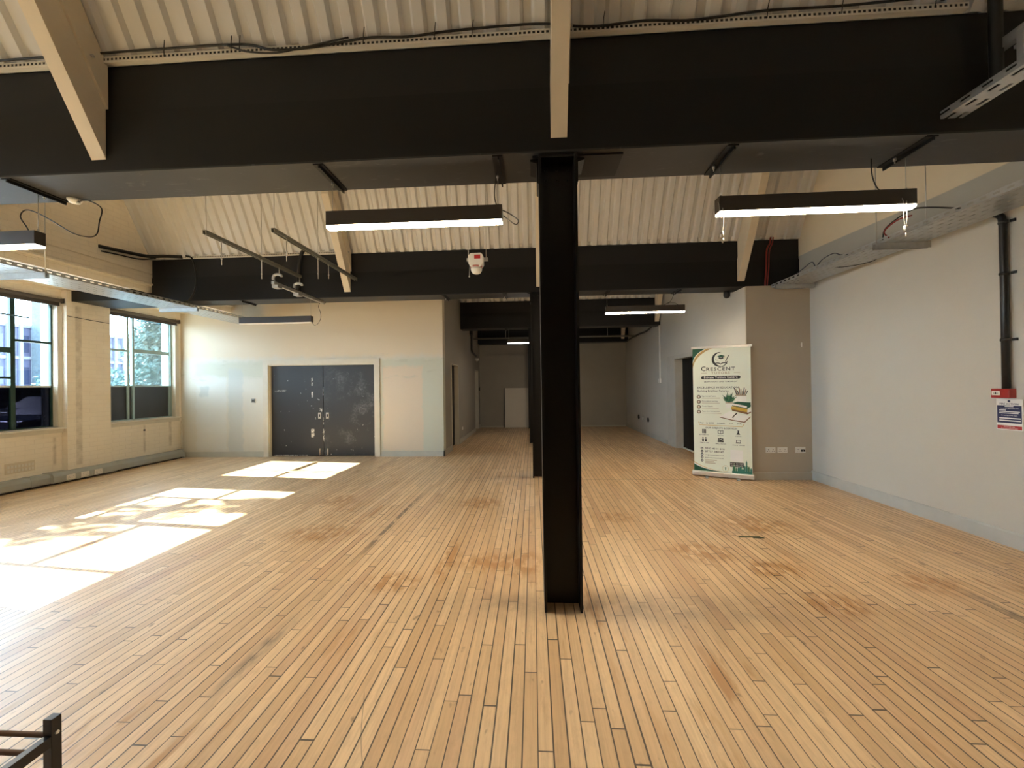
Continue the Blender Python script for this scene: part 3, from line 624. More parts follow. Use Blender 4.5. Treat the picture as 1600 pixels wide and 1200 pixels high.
pendant(-.02, 10.25, 2.64, 3.01, 'farthest lit pendant lamp, partly hidden behind the columns', [[(.5, 10.25, 3.0), (.52, 10.25, 2.88), (.55, 10.25, 2.76)]], LIGHTC)
yf, yr = BEAMS[0][:2]
bm = BM(); box(bm, (LW + .1, yf, 3.045), (GX + .02, yr, 3.195)); box(bm, (GX + .02, yf, 3.045), (RW - .01, yr, 3.8)); tag(obj('steel_beam', bm, BLACK), 'black valley beam behind the camera', 'beam', 'black valley beams')
# ceiling rose for the left lamp's flex
t = thing('ceiling_rose', 'white round ceiling rose under the nearest beam at the left', 'ceiling rose', (-3.66, 2.89, 3.0), None)
bm = BM(); lathe(bm, [(.045, 0), (.045, -.012), (.032, -.03), (.012, -.034)], (-3.66, 2.885, 3.045), 'z', 20); obj('rose_cover', bm, WHITEP, t)
bm = BM(); lathe(bm, [(.014, 0), (.012, -.018)], (-3.63, 2.885, 3.028), 'z', 10); obj('cord_grip', bm, GREYTR, t)

# ------------------------------------------------------------------ hung rails, clamps, sounder
def roof_z(x, y):
    for i in range(1, 5):
        yp = BEAMS[i-1][1]; yf = BEAMS[i][0]
        if yp <= y <= yf:
            ya, za = APEX[i]
            return BEAMS[i][3] + (yf - y) * TAN if y > ya else BEAMS[i-1][3] + .02 + SHAL * (y - yp)
    return 3.8
def rail(x, z, y0, y1, rods, lab):
    t = thing('channel_rail', lab, 'rail', (x, (y0 + y1) / 2, z), 'hung steel channel rails')
    bm = BM(); w_ = .0205
    prism(bm, [(x - w_, z + .03), (x - w_, z - .011), (x - .011, z - .011), (x - .011, z - .005), (x - w_ + .004, z - .005), (x - w_ + .004, z + .026), (x + w_ - .004, z + .026), (x + w_ - .004, z - .005), (x + .011, z - .005), (x + .011, z - .011), (x + w_, z - .011), (x + w_, z + .03)], 'y', y0, y1)
    obj('channel', bm, mat('oiled_channel', (.20, .20, .17), .4, .6), t)
    for (ry, below) in rods:
        bm = BM(); up = roof_z(x, ry) - z if below is None or below > 0 else 0
        tube(bm, [(x, ry, z - .02 if below is None else z - abs(below)), (x, ry, z + up if up else z + .03)], .0045, 6); rd = obj('threaded_rod', bm, RODM, t); sub(rd, t)
        for zn, rn in [(z - .018, .011)] + ([(z - abs(below) * .75, .009)] if below else []):
            bm = BM(); lathe(bm, [(rn, -.008), (rn, .006)], (x, ry, zn), 'z', 6); obj('nut', bm, RODM, rd)
rail(-2.69, 3.15, 3.86, 5.74, [(3.88, None), (4.08, -.25), (4.70, .27), (4.95, -.2)], 'thin steel rail hung from the roof, the right one of the pair')
rail(-3.43, 3.15, 3.85, 5.52, [(3.87, None), (4.07, -.27), (4.70, .25)], 'thin steel rail hung from the roof, the left one of the pair')
t = thing('clamp_rail', 'grey perforated rail with two pipe clamps hung below the left steel rail', 'rail', (-3.46, 5.5, 2.92), None)
bm = BM(); prism(bm, [(-3.48, 2.94), (-3.48, 2.90), (-3.44, 2.90), (-3.44, 2.94)], 'y', 4.95, 6.2); obj('rail_bar', bm, GALV, t)
for y in (5.04, 5.50):
    bm = BM()
    tube(bm, spline([(-3.50, y, 2.94), (-3.515, y, 3.0), (-3.50, y, 3.045), (-3.45, y, 3.055), (-3.405, y, 3.04), (-3.40, y, 3.02)], 6), [.018] * 31, 8)
    box(bm, (-3.50, y - .05, 2.865), (-3.42, y + .05, 2.905)); cl = obj('pipe_clamp', bm, GALV, t); sub(cl, t)
    bm = BM(); tube(bm, [(-3.43, y, 3.05), (-3.43, y, 3.145)], .005, 6); obj('hanger_rod', bm, RODM, cl)
bm = BM(); tube(bm, [(-3.47, 4.95, 2.95), (-3.46, 5.3, 2.955), (-3.47, 6.2, 2.95)], .010, 6); obj('clipped_cable', bm, CABLE, t)

t = thing('fire_sounder', 'white fire alarm sounder with a red label hung on two rods', 'alarm', (-.65, 4.5, 2.93), None)
bm = BM(); ring = [(-.735, 3.03), (-.71, 3.055), (-.59, 3.055), (-.565, 3.03), (-.565, 2.93), (-.60, 2.89), (-.70, 2.89), (-.735, 2.93)]
prism(bm, ring, 'y', 4.44, 4.56); obj('body', bm, WHITEP, t, .008)
bm = BM(); box(bm, (-.665, 4.434, 2.985), (-.595, 4.4385, 3.03)); o = obj('label_plate', bm, mat('alarm_red', (.42, .02, .02), .4), t); o['label'] = 'red label'
bm = BM(); lathe(bm, [(.068, 2.89), (.066, 2.865), (.05, 2.835), (.03, 2.825)], (-.65, 4.5, 0), 'z', 20); obj('detector_head', bm, WHITEP, t)
bm = BM(); lathe(bm, [(.071, 2.912), (.071, 2.892)], (-.65, 4.5, 0), 'z', 20); obj('red_ring', bm, mat('beacon_pink', (.5, .2, .17), .3), t)
bm = BM(); box(bm, (-.775, 4.562, 3.00), (-.52, 4.60, 3.035)); obj('mounting_channel', bm, GALV, t)
for x, zl in ((-.757, 3.0), (-.543, 3.0)):
    bm = BM(); tube(bm, [(x, 4.58, zl), (x, 4.58, roof_z(x, 4.58))], .0045, 6); obj('hanger_rod', bm, RODM, t)
bm = BM(); tube(bm, [(-.725, 4.46, 2.93), (-.73, 4.46, 2.79)], .003, 5); lathe(bm, [(.005, 0), (.009, .01), (.005, .02)], (-.73, 4.46, 2.775), 'z', 8); obj('pull_cord', bm, GREYTR, t)

# ------------------------------------------------------------------ cable trays
def tray(x0, x1, z, y0, y1, brackets, lab, side=.05, step=.09):
    t = thing('cable_tray', lab, 'cable tray', ((x0 + x1) / 2, (y0 + y1) / 2, z), 'galvanised cable trays')
    bm = BM(); th = .002
    # perforated bottom: strips and bridges leave real slots
    n = 5; wd = (x1 - x0); cols = [x0 + wd * (k + .5) / n for k in range(n)]; sw = .012
    xs = [x0]
    for c in cols: xs += [c - sw / 2, c + sw / 2]
    xs.append(x1)
    for k in range(0, len(xs), 2): box(bm, (xs[k], y0, z), (xs[k+1], y1, z + th))
    nb = int((y1 - y0) / step)
    for j in range(nb + 1):
        y = y0 + (y1 - y0) * j / nb
        for k in range(1, len(xs) - 1, 2): box(bm, (xs[k], max(y0, y - step * .22), z), (xs[k+1], min(y1, y + step * .22), z + th))
    for x, d in ((x0, 1), (x1, -1)):
        box(bm, (x, y0, z + th), (x + d * th, y1, z + side * .35)); box(bm, (x, y0, z + side * .7), (x + d * th, y1, z + side)); box(bm, (x, y0, z + side - th), (x + d * .012, y1, z + side))
        for j in range(nb + 1):
            y = y0 + (y1 - y0) * j / nb; box(bm, (x, max(y0, y - step * .25), z + side * .35), (x + d * th, min(y1, y + step * .25), z + side * .7))
    obj('tray_sheet', bm, GALV, t)
    for (y, zt_) in brackets:
        bm = BM(); prism(bm, [(y - .021, z - .001), (y - .021, z - .062), (y - .015, z - .062), (y - .015, z - .008), (y + .015, z - .008), (y + .015, z - .062), (y + .021, z - .062), (y + .021, z - .001)], 'x', x0 - .06, x1 + .06)
        br = obj('support_bracket', bm, GALV, t); sub(br, t)
        for x in (x0 - .035, x1 + .035):
            if zt_: bm = BM(); tube(bm, [(x, y, z - .05), (x, y, zt_)], .0055, 6); obj('threaded_rod', bm, RODM, br)
    return t
tray(3.67, 4.10, 2.945, 2.0, 6.1, [(2.6, 3.045), (4.25, roof_z(3.9, 4.25)), (5.9, 0)], 'perforated cable tray running along the right wall')
tray(-6.42, -5.85, 2.925, 1.5, 8.1, [(4.28, roof_z(-6.1, 4.28)), (6.35, 0)], 'perforated cable tray running above the windows, along the left')
cable('loose dark blue cables lying on the right-hand cable tray', [(3.72, 5.75, 2.985), (3.74, 5.5, 3.06), (3.75, 5.35, 3.10), (3.75, 5.28, 3.02), (3.74, 5.15, 3.07), (3.73, 4.95, 3.08), (3.72, 4.8, 3.01), (3.8, 4.6, 2.975)], .006, mat('navy_cable', (.03, .035, .06), .45))
cable('black cable hanging through the underside of the right-hand cable tray', [(3.80, 5.15, 2.96), (3.95, 5.0, 2.93), (4.08, 4.85, 2.935), (4.1, 4.75, 2.96)], .005)
cable('black cable leaving the right-hand tray towards the wall pipe', [(3.74, 4.30, 3.0), (3.71, 4.22, 3.10), (3.73, 4.0, 3.17), (3.80, 3.9, 3.16), (3.95, 3.7, 3.05)], .007)
cable('red cable curling out of the right-hand cable tray', [(3.72, 4.20, 2.98), (3.69, 4.22, 3.06), (3.71, 4.1, 3.125), (3.76, 4.0, 3.13)], .007, REDC)
bm = BM()
lathe(bm, [(.055, 0), (.05, .02), (.03, .035), (.012, .04)], (3.85, 2.97, 2.96), 'z', 16)
tag(obj('tray_junction_box', bm, WHITEP, None, 0, (3.85, 2.97, 2.96)), 'pale round junction box on the right-hand cable tray at the frame edge', 'junction box')
# channel arms by the top right corner
t = thing('bracket_arm', 'perforated steel bracket arm projecting from the nearest beam at the upper right', 'bracket', (2.62, 2.3, 3.12), None)
bm = BM(); x0, x1, za = 2.555, 2.685, 3.125; yA, yB = 1.1, 2.53
for k in range(13):
    y = yA + (yB - yA) * k / 13; d = (yB - yA) / 13
    box(bm, (x0, y, za), (x1, y + d * .5, za + .004))
    for (a, c) in ((0, .022), (.044, .086), (.108, .13)): box(bm, (x0 + a, y + d * .5, za), (x0 + c, y + d, za + .004))
box(bm, (x0, yA, za + .004), (x0 + .004, yB, za + .02)); box(bm, (x0, yA, za + .034), (x0 + .004, yB, za + .045)); box(bm, (x1 - .004, yA, za + .004), (x1, yB, za + .045))
for k in range(13):
    y = yA + (yB - yA) * k / 13; d = (yB - yA) / 13; box(bm, (x0, y, za + .02), (x0 + .004, y + d * .5, za + .034))
obj('arm_channel', bm, GALV, t)
bm = BM(); prism(bm, [(2.60, za + .045), (2.655, za + .045), (2.655, za + .20), (2.675, za + .225), (2.95, za + .225), (2.95, za + .275), (2.65, za + .275), (2.615, za + .255), (2.60, za + .225)], 'y', 2.16, 2.19); obj('swan_neck_plate', bm, GALV, t, .002)
bm = BM(); box(bm, (2.685, 2.10, za), (2.95, 2.18, za + .006)); obj('side_arm', bm, GALV, t)
t = thing('upper_channel', 'steel channel rail above the bracket arm in the upper right corner', 'rail', (2.88, 1.9, 3.5), None)
bm = BM(); prism(bm, [(2.855, 3.50), (2.90, 3.50), (2.90, 3.505), (2.875, 3.505), (2.875, 3.56), (2.855, 3.56)], 'y', 1.2, 2.5); obj('channel_body', bm, GALV, t)
bm = BM(); box(bm, (2.895, 1.3, 3.47), (2.91, 2.45, 3.49)); obj('lower_lip', bm, GALV, t)
bm = BM(); tube(bm, [(2.90, 2.2, 3.40), (2.90, 2.2, 3.50)], .006, 6); obj('threaded_rod', bm, RODM, t)
cable('black vertical pipe in front of the nearest beam at the upper right corner', [(2.853, 2.50, 4.1), (2.853, 2.50, 3.8), (2.853, 2.50, 3.6), (2.853, 2.50, 3.32)], .034, mat('black_pipe', (.008, .008, .008), .4), name='pipe', cat='pipe')

# ------------------------------------------------------------------ right wall: pipe, call point, sign
t = thing('conduit_pipe', 'black conduit dropping down the right wall to the red call point', 'pipe', (4.21, 3.66, 1.42), None)
bm = BM(); P = [(4.215, 4.40, 3.245), (4.215, 4.1, 3.2), (4.215, 3.85, 3.105)]
P = [(4.14, 3.86, 3.03), (4.165, 3.80, 3.03), (4.19, 3.74, 3.01), (4.212, 3.68, 2.96), (4.212, 3.665, 2.88)]
tube(bm, spline(P, 6) + [(4.212, 3.662, 2.2), (4.212, 3.662, 1.41)], .026, 12); obj('pipe_run', bm, mat('black_pipe', (.008, .008, .008)), t)
for z in (2.90, 2.44, 1.85):
    bm = BM(); lathe(bm, [(.031, -.012), (.033, 0), (.031, .012)], (4.212, 3.662, z), 'z', 14); box(bm, (4.235, 3.60, z - .012), (4.25, 3.635, z + .012)); obj('saddle_clip', bm, CABLE, t)
t = thing('fire_call_point', 'red fire alarm call point box at the bottom of the black conduit', 'fire alarm', (4.22, 3.69, 1.33), None)
bm = BM(); box(bm, (4.185, 3.62, 1.33), (4.25, 3.755, 1.415)); obj('red_box', bm, mat('fire_red', (.30, .022, .018), .35), t, .005)
bm = BM(); box(bm, (4.182, 3.685, 1.355), (4.1855, 3.745, 1.392)); box(bm, (4.1815, 3.695, 1.371), (4.1822, 3.735, 1.376), 1); box(bm, (4.1815, 3.712, 1.362), (4.1822, 3.718, 1.384), 1); obj('press_panel', bm, [WHITEP, CABLE], t)
# FIRE ACTION notice, a flat printed board
def wallM(y, z, x=4.243): return Matrix(((0, 0, -1, x), (-1, 0, 0, y), (0, 1, 0, z), (0, 0, 0, 1)))
bm = BM(); sy0, sy1, sz0, sz1 = 3.577, 3.767, 1.043, 1.32
box(bm, (4.245, sy0, sz0), (4.25, sy1, sz1), 0)
def strip(bm, a, c, z0, z1, mi, x=4.2445): bm.faces.new([bm.verts.new(p) for p in ((x, c, z0), (x, a, z0), (x, a, z1), (x, c, z1))]).material_index = mi
strip(bm, sy0 + .006, sy1 - .006, 1.105, 1.262, 1); strip(bm, sy0 + .006, sy1 - .006, 1.050, 1.082, 2)
text(bm, 'FIRE ACTION', wallM((sy0 + sy1) / 2, 1.268), .024, 1, sx=.98)
vs = [bm.verts.new((4.2443, (sy0 + sy1) / 2 + .010 * cos(a * pi / 8), 1.302 + .010 * sin(a * pi / 8))) for a in range(16)]; bm.faces.new(vs).material_index = 1
strip(bm, 3.640, 3.704, 1.250, 1.258, 0, 4.2437)
text(bm, 'Any person discovering a fire', wallM(3.672, 1.234, 4.2437), .0115, 0)
for j, (a, z, wd) in enumerate(((3.745, 1.216, .05), (3.745, 1.203, .15), (3.745, 1.190, .14), (3.745, 1.158, .13))): 
    strip(bm, a - wd, a, z, z + .007, 0, 4.2437) if j != 3 else None
text(bm, 'On hearing the fire alarm', wallM(3.672, 1.170, 4.2437), .0115, 0)
strip(bm, 3.590, 3.745, 1.143, 1.153, 0, 4.2437); strip(bm, 3.590, 3.745, 1.122, 1.132, 0, 4.2437)
text(bm, 'Do not take risks', wallM(3.672, 1.069, 4.2437), .011, 0); text(bm, 'Do not stop to collect belongings', wallM(3.672, 1.056, 4.2437), .009, 0)
tag(obj('fire_action_sign', bm, [mat('sign_white', (.72, .70, .66), .4, var=.02), mat('sign_navy', (.02, .025, .085), .4), mat('sign_red', (.40, .03, .03), .4)], None, 0, (4.247, 3.672, 1.043)), 'white, navy and red fire action notice below the red call point', 'sign')

# ------------------------------------------------------------------ sockets and small wall fittings
def socket(name, x0, x1, z0, z1, lab, dark=False, group=None):
    y = 6.12; t = thing(name, lab, 'socket', ((x0 + x1) / 2, y, z0), group)
    bm = BM(); box(bm, (x0, y - .012, z0), (x1, y, z1)); obj('face_plate', bm, WHITEP, t, .003)
    xm = (x0 + x1) / 2
    for c in ((x0 + xm) / 2, (xm + x1) / 2):
        bm = BM(); zc = (z0 + z1) / 2 - .005
        for (dx, dz) in ((0, .014), (-.012, -.010), (.012, -.010)): box(bm, (c + dx - .004, y - .0135, zc + dz - .005), (c + dx + .004, y - .012, zc + dz + .005))
        if dark and c > xm: box(bm, (c - .03, y - .018, zc - .02), (c - .006, y - .012, zc + .012)); box(bm, (c + .004, y - .018, zc - .02), (c + .028, y - .012, zc + .012))
        obj('pin_holes', bm, CABLE, t)
        if not dark: bm = BM(); box(bm, (c + (.02 if c > xm else -.02) - .007, y - .015, zc + .016), (c + (.02 if c > xm else -.02) + .007, y - .012, zc + .030)); obj('rocker_switch', bm, WHITEP, t)
socket('double_socket', 3.557, 3.70, .41, .497, 'white double socket on the brownish wall, nearest the banner', False, 'sockets on the pier wall')
socket('double_socket', 3.73, 3.878, .41, .497, 'white double socket in the middle of the three beside the banner', False, 'sockets on the pier wall')
socket('data_socket', 3.996, 4.142, .41, .502, 'white data outlet with two black ports near the right-hand corner', True)
bm = BM(); box(bm, (4.104, 6.10, 2.03), (4.114, 6.12, 2.10)); tag(obj('wall_tag', bm, WHITEP, None, 0, (4.109, 6.12, 2.03)), 'small white tag on the brownish wall near the corner', 'tag')
for (y, z, m_, lab, nm) in ((12.27, .47, CABLE, 'left black round outlet low on the passage wall', 'black_outlet'), (11.78, .455, WHITEP, 'white outlet between two black ones low on the passage wall', 'white_outlet'), (11.27, .46, CABLE, 'right black round outlet low on the passage wall', 'black_outlet')):
    bm = BM(); lathe(bm, [(.07, 0), (.066, -.018), (.03, -.024)], (CRX, y, z), 'x', 14)
    tag(obj(nm, bm, m_, None, 0, (CRX, y, z)), lab, 'outlet')
t = thing('mini_trunking', 'white vertical trunking ending in a switch box on the passage right wall', 'trunking', (CRX, 10.17, 1.5), None)
bm = BM(); box(bm, (CRX - .02, 10.14, 1.62), (CRX, 10.19, 3.3)); obj('trunking_run', bm, WHITEP, t)
bm = BM(); box(bm, (CRX - .04, 10.09, 1.52), (CRX, 10.24, 1.63)); obj('switch_box', bm, WHITEP, t, .006)
cable('black pipe bending down the passage left wall', [(CLX + .03, 11.7, 3.15), (CLX + .04, 11.85, 3.05), (CLX + .04, 11.85, 2.8), (CLX + .04, 11.87, 2.62), (CLX + .04, 12.1, 2.55), (CLX + .04, 12.75, 2.50)], .03, name='pipe', cat='pipe')
bm = BM(); lathe(bm, [(.06, 2.44), (.06, 2.37), (.03, 2.34)], (CLX + .06, 12.85, 0), 'z', 12); box(bm, (CLX, 12.82, 2.37), (CLX + .06, 12.88, 2.44)); tag(obj('passage_detector', bm, WHITEP, None, 0, (CLX + .03, 12.85, 2.4)), 'small white detector at the end of the passage pipe', 'detector')
bm = BM(); box(bm, (CLX, 11.7, 3.08), (CLX + .08, 11.95, 3.28)); tag(obj('junction_box', bm, CABLE, None, 0, (CLX, 11.8, 3.1)), 'black junction box high on the passage left wall', 'junction box')
bm = BM(); box(bm, (CLX, 10.24, .32), (CLX + .012, 10.38, .40)); tag(obj('wall_socket', bm, WHITEP, None, .003, (CLX, 10.3, .32)), 'white socket low on the passage left wall between the doors', 'socket')
bm = BM(); box(bm, (CLX, 13.48, 1.33), (CLX + .05, 13.56, 1.45)); tag(obj('door_keypad', bm, CABLE, None, 0, (CLX, 13.5, 1.33)), 'dark keypad beside the farther passage door', 'keypad')
t = thing('light_switch', 'grey metal switch plate on the patched wall left of the double doors', 'switch', (-6.17, BACK, 1.2), None)
bm = BM(); box(bm, (-6.215, BACK - .012, 1.20), (-6.13, BACK, 1.285)); obj('face_plate', bm, mat('grey_metal_plate', (.22, .22, .21), .4, .6), t, .003)
bm = BM(); box(bm, (-6.19, BACK - .018, 1.225), (-6.155, BACK - .012, 1.26)); obj('rocker', bm, CABLE, t)
bm = BM(); lathe(bm, [(.05, 3.03), (.05, 2.95), (.035, 2.92), (.015, 2.91)], (3.25, 6.6, 0), 'z', 16); tag(obj('motion_sensor', bm, CABLE, None, 0, (3.25, 6.6, 3.03)), 'black round sensor under the middle beam near its right end', 'sensor')
t = thing('conduit_run', 'grey conduit crossing the passage in front of the farthest beam', 'conduit', (.7, 12.2, 3.0), None)
bm = BM(); tube(bm, [(CLX + .05, 12.2, 3.01), (2.6, 12.2, 3.01), (CRX - .05, 12.2, 3.0)], .028, 8); obj('conduit_pipe', bm, mat('dull_grey_pipe', (.17, .16, .14), .45, .4), t)
for x in (-.85, 2.35):
    bm = BM(); tube(bm, [(x, 12.2, 3.0), (x, 12.2, roof_z(x, 12.2))], .008, 6); obj('hanger_rod', bm, RODM, t)
cable('black cable sagging from the passage beam along the right wall', [(3.22, 10.45, 3.06), (3.20, 11.0, 2.98), (3.2, 11.8, 3.0), (3.22, 12.6, 3.0), (3.24, 13.3, 2.98)], .025)

# left trunking at floor level with its sockets, vent
t = thing('floor_trunking', 'grey trunking running along the foot of the window wall', 'trunking', (LW + .1, 4, 0), None)
bm = BM()
sec = [(LW, .03), (LW + .135, .03), (LW + .145, .045), (LW + .145, .125), (LW + .12, .18), (LW, .185)]
prism(bm, sec, 'y', REAR, 5.72); prism(bm, sec, 'y', 6.66, 8.05); obj('trunking_body', bm, GREYTR, t)
bm = BM(); prism(bm, [(LW, .03), (LW + .19, .03), (LW + .20, .045), (LW + .20, .135), (LW + .165, .19), (LW, .195)], 'y', 5.72, 6.66); obj('pilaster_section', bm, GREYTR, t)
bm = BM(); box(bm, (LW, REAR, 0), (LW + .11, 8.05, .03)); obj('shadow_gap', bm, CABLE, t)  # black strip standing for the shaded gap under the trunking
bm = BM(); prism(bm, [(LW, .0), (LW + .15, .0), (LW + .152, .13), (LW + .125, .19), (LW, .195)], 'y', 8.05, 8.075); obj('end_cap', bm, GREYTR, t)
bm = BM(); prism(bm, [(LW, .03), (LW + .15, .03), (LW + .15, .127), (LW + .123, .188), (LW, .19)], 'y', 5.48, 5.53); obj('joint_cover', bm, GREYTR, t)
for i, (a, c) in enumerate(((5.88, 6.00), (6.08, 6.20), (6.28, 6.40))):
    t = thing('trunking_socket', ('left', 'middle', 'right')[i] + ' of three white sockets on the grey trunking below the pilaster', 'socket', (LW + .2, (a + c) / 2, .05), 'sockets on the grey trunking')
    bm = BM(); box(bm, (LW + .20, a, .05), (LW + .212, c, .132)); obj('face_plate', bm, WHITEP, t, .003)
    bm = BM()
    for y in (a + .03, c - .03):
        for (dy, dz) in ((0, .012), (-.01, -.01), (.01, -.01)): box(bm, (LW + .212, y + dy - .004, .088 + dz - .004), (LW + .2135, y + dy + .004, .088 + dz + .004))
    obj('pin_holes', bm, GREYTR, t)
bm = BM(); box(bm, (LW, 5.28, .27), (LW + .012, 5.62, .43))
for j in range(2):
    for k in range(8): box(bm, (LW + .012, 5.30 + k * .04, .29 + j * .065), (LW + .016, 5.325 + k * .04, .33 + j * .065), 1)
tag(obj('air_brick', bm, [mat('vent_cream', (.62, .54, .41), .6), mat('vent_pale', (.66, .62, .54), .6)], None, 0, (LW, 5.45, .27)), 'cream painted air brick low in the wall under the left window', 'vent')
cable('thin dark wire tacked across the pilaster between the windows', [(LW + .105, 5.99, 2.76), (LW + .105, 6.3, 2.745), (LW + .105, 6.62, 2.735)], .005)
bm = BM(); lathe(bm, [(.016, 0), (.016, .02)], (LW, 7.33, .70), 'x', 10); tag(obj('pipe_stub', bm, CABLE, None, 0, (LW, 7.33, .7)), 'small dark pipe hole cap under the corner window', 'pipe stub')
cable('thin pale pipe standing in the corner beside the corner window', [(LW + .05, 8.11, .2), (LW + .05, 8.11, .55), (LW + .05, 8.11, .82)], .014, FRAMEW, name='corner_pipe', cat='pipe')

# white board leaning at the far wall
t = thing('white_board', 'plain white board leaning on the end wall left of the columns', 'board', (-.6, 13.75, 0), None)
bm = BM(); prism(bm, [(13.68, .006), (13.70, 0), (13.815, 1.405), (13.795, 1.41)], 'x', -1.02, -.17); obj('panel', bm, mat('board_white', (.62, .57, .49), .45, var=.02), t)
bm = BM(); prism(bm, [(13.672, .006), (13.702, 0), (13.818, 1.405), (13.788, 1.41)], 'x', -1.04, -1.02); obj('dark_edge', bm, CABLE, t)

# little green mark on the floor
bm = BM(); box(bm, (1.98, 3.84, 0), (2.18, 3.87, .003)); box(bm, (2.10, 3.82, 0), (2.20, 3.845, .003)); tag(obj('floor_tape', bm, mat('green_tape', (.10, .11, .06), .6), None, 0, (2.05, 3.85, 0)), 'small dark green strip of tape lying on the floor right of the column', 'tape')

# ------------------------------------------------------------------ roll-up banner
P0 = Vector((2.588, 6.415, 0)); P1 = Vector((3.342, 6.06, 0)); UX = (P1 - P0).normalized(); NRM = Vector((UX.y, -UX.x, 0)); BW = (P1 - P0).length
t = thing('rollup_banner', 'tall roll-up banner with pale green printed panel standing by the passage entrance', 'banner', tuple((P0 + P1) / 2), None)
def BP(X, Y, k=0):
    """artwork units (0..440 across, 0..980 down) to a point on the banner face; k: ink layer"""
    p = P0 + UX * (.015 + X / 440 * (BW - .03)); return Vector((p.x, p.y, 2.055 - Y / 980 * 1.965)) + NRM * (.002 + k * .0006)
bm = BM()
def face(pts, mi, k=1):
    try: bm.faces.new([bm.verts.new(BP(x, y, k)) for x, y in pts]).material_index = mi
    except ValueError: pass
def rect(x0, y0, x1, y1, mi, k=1): face([(x0, y0), (x0, y1), (x1, y1), (x1, y0)], mi, k)
def disc(cx, cy, r, mi, k=1, n=16): face([(cx + r * cos(2*pi*i/n), cy + r * .93 * sin(2*pi*i/n)) for i in range(n)], mi, k)
def line(x0, y0, x1, y1, wd, mi, k=1):
    d = Vector((x1 - x0, y1 - y0)).normalized(); n = Vector((-d.y, d.x)) * wd / 2
    face([(x0 + n.x, y0 + n.y), (x1 + n.x, y1 + n.y), (x1 - n.x, y1 - n.y), (x0 - n.x, y0 - n.y)], mi, k)
def arcband(cx, cy, r1, r2, a0, a1, mi, k=1, n=14):
    for i in range(n):
        a, c = radians(a0 + (a1 - a0) * i / n), radians(a0 + (a1 - a0) * (i + 1) / n)
        face([(cx + r1 * cos(a), cy + r1 * sin(a)), (cx + r2 * cos(a), cy + r2 * sin(a)), (cx + r2 * cos(c), cy + r2 * sin(c)), (cx + r1 * cos(c), cy + r1 * sin(c))], mi, k)
def btext(s, X, Y, size, mi, align='CENTER', k=2, sx=1.0, sp=1.08):
    sc = (BW - .03) / 440; o = BP(X, Y, k)
    M = Matrix(((UX.x, 0, NRM.x, o.x), (UX.y, 0, NRM.y, o.y), (0, 1, 0, o.z), (0, 0, 0, 1)))
    text(bm, s, M, size * sc * 1.35, mi, align, sx, .014, sp)
CRM, GRN, GOLD, INK, TAU, WHT, LEAF, TERR, TEAL = range(9)
q = [BP(0, 0, 0), BP(0, 980, 0), BP(440, 980, 0), BP(440, 0, 0)]
fr = [bm.verts.new(v) for v in q]; bk = [bm.verts.new(v - NRM * .0025) for v in q]
bm.faces.new(fr); bm.faces.new(bk[::-1])
for i in range(4): bm.faces.new((fr[i], bk[i], bk[(i+1) % 4], fr[(i+1) % 4]))
# corner waves
def quadc(a, b, c, n=12): return [((1-s)**2*a[0] + 2*s*(1-s)*b[0] + s*s*c[0], (1-s)**2*a[1] + 2*s*(1-s)*b[1] + s*s*c[1]) for s in [i/n for i in range(n+1)]]
def swoosh(e1, e2, mi, k):
    for i in range(len(e1) - 1): face([e1[i], e2[i], e2[i+1], e1[i+1]], mi, k)
top = lambda s: quadc((0, s * .98), (s * .12, s * .3), (s, 0))
swoosh(quadc((0, 2), (2, 2), (100, 2)), top(112), GRN, 1); swoosh(top(112), top(130), WHT, 1); swoosh(top(124), top(140), GOLD, 2); swoosh(top(140), top(152), TAU, 1); swoosh(top(152), top(160), GOLD, 1)
bot = lambda s, w_: quadc((0, 980 - s), (w_ * .35, 980 - s * .18), (w_, 978))
swoosh([(x, 979) for x in [i * 220 / 12 for i in range(13)]], bot(52, 220), GRN, 1); swoosh(bot(52, 225), bot(64, 240), WHT, 1); swoosh(bot(64, 240), bot(70, 255), GOLD, 1)
# crescent emblem with cap, book and pen
n = 22
for i in range(n):
    a, c = [radians(70 + 215 * (i + d) / n) for d in (0, 1)]
    o_ = lambda a: (212 + 62 * cos(a) , 92 + 58 * sin(a)); f_ = lambda a, i_: (212 + (62 - 15 * sin(pi * i_ / n) - .5) * cos(a) + 3, 92 + (58 - 15 * sin(pi * i_ / n) - .5) * sin(a) - 1)
    face([o_(a), o_(c), f_(c, i + 1), f_(a, i)], INK, 1)
arcband(212, 92, 56, 62, 15, 75, INK, 1, 6)
face([(193, 66), (222, 56), (252, 66), (222, 78)], GRN, 2); face([(204, 72), (204, 86), (222, 92), (240, 86), (240, 72), (222, 80)], INK, 2); line(249, 67, 249, 84, 3, GOLD, 2)
line(256, 108, 280, 62, 6, INK, 2); line(254, 113, 258, 104, 3, INK, 2)
swoosh(quadc((170, 124), (196, 106), (218, 126)), quadc((170, 131), (196, 114), (218, 134)), INK, 2); swoosh(quadc((218, 126), (240, 106), (268, 122)), quadc((218, 134), (240, 114), (266, 130)), INK, 2)
disc(182, 92, 3, INK, 2, 8); disc(192, 99, 2.5, INK, 2, 8)
btext('C', 64, 180, 41, INK, 'LEFT'); btext('RESCENT', 104, 180, 31, INK, 'LEFT', sx=1.10, sp=1.22)
btext('TUTORS', 216, 207, 21, TAU, sx=1.1, sp=1.3); line(66, 198, 112, 198, 3, TAU); line(316, 198, 362, 198, 3, TAU)
rect(78, 222, 352, 247, INK, 1); disc(78, 234.5, 13, INK, 1); disc(352, 234.5, 13, INK, 1)
btext('Private Tuition Centre', 215, 241, 19, WHT, k=3)
btext('LEARN TODAY. LEAD TOMORROW', 215, 272, 11, INK)
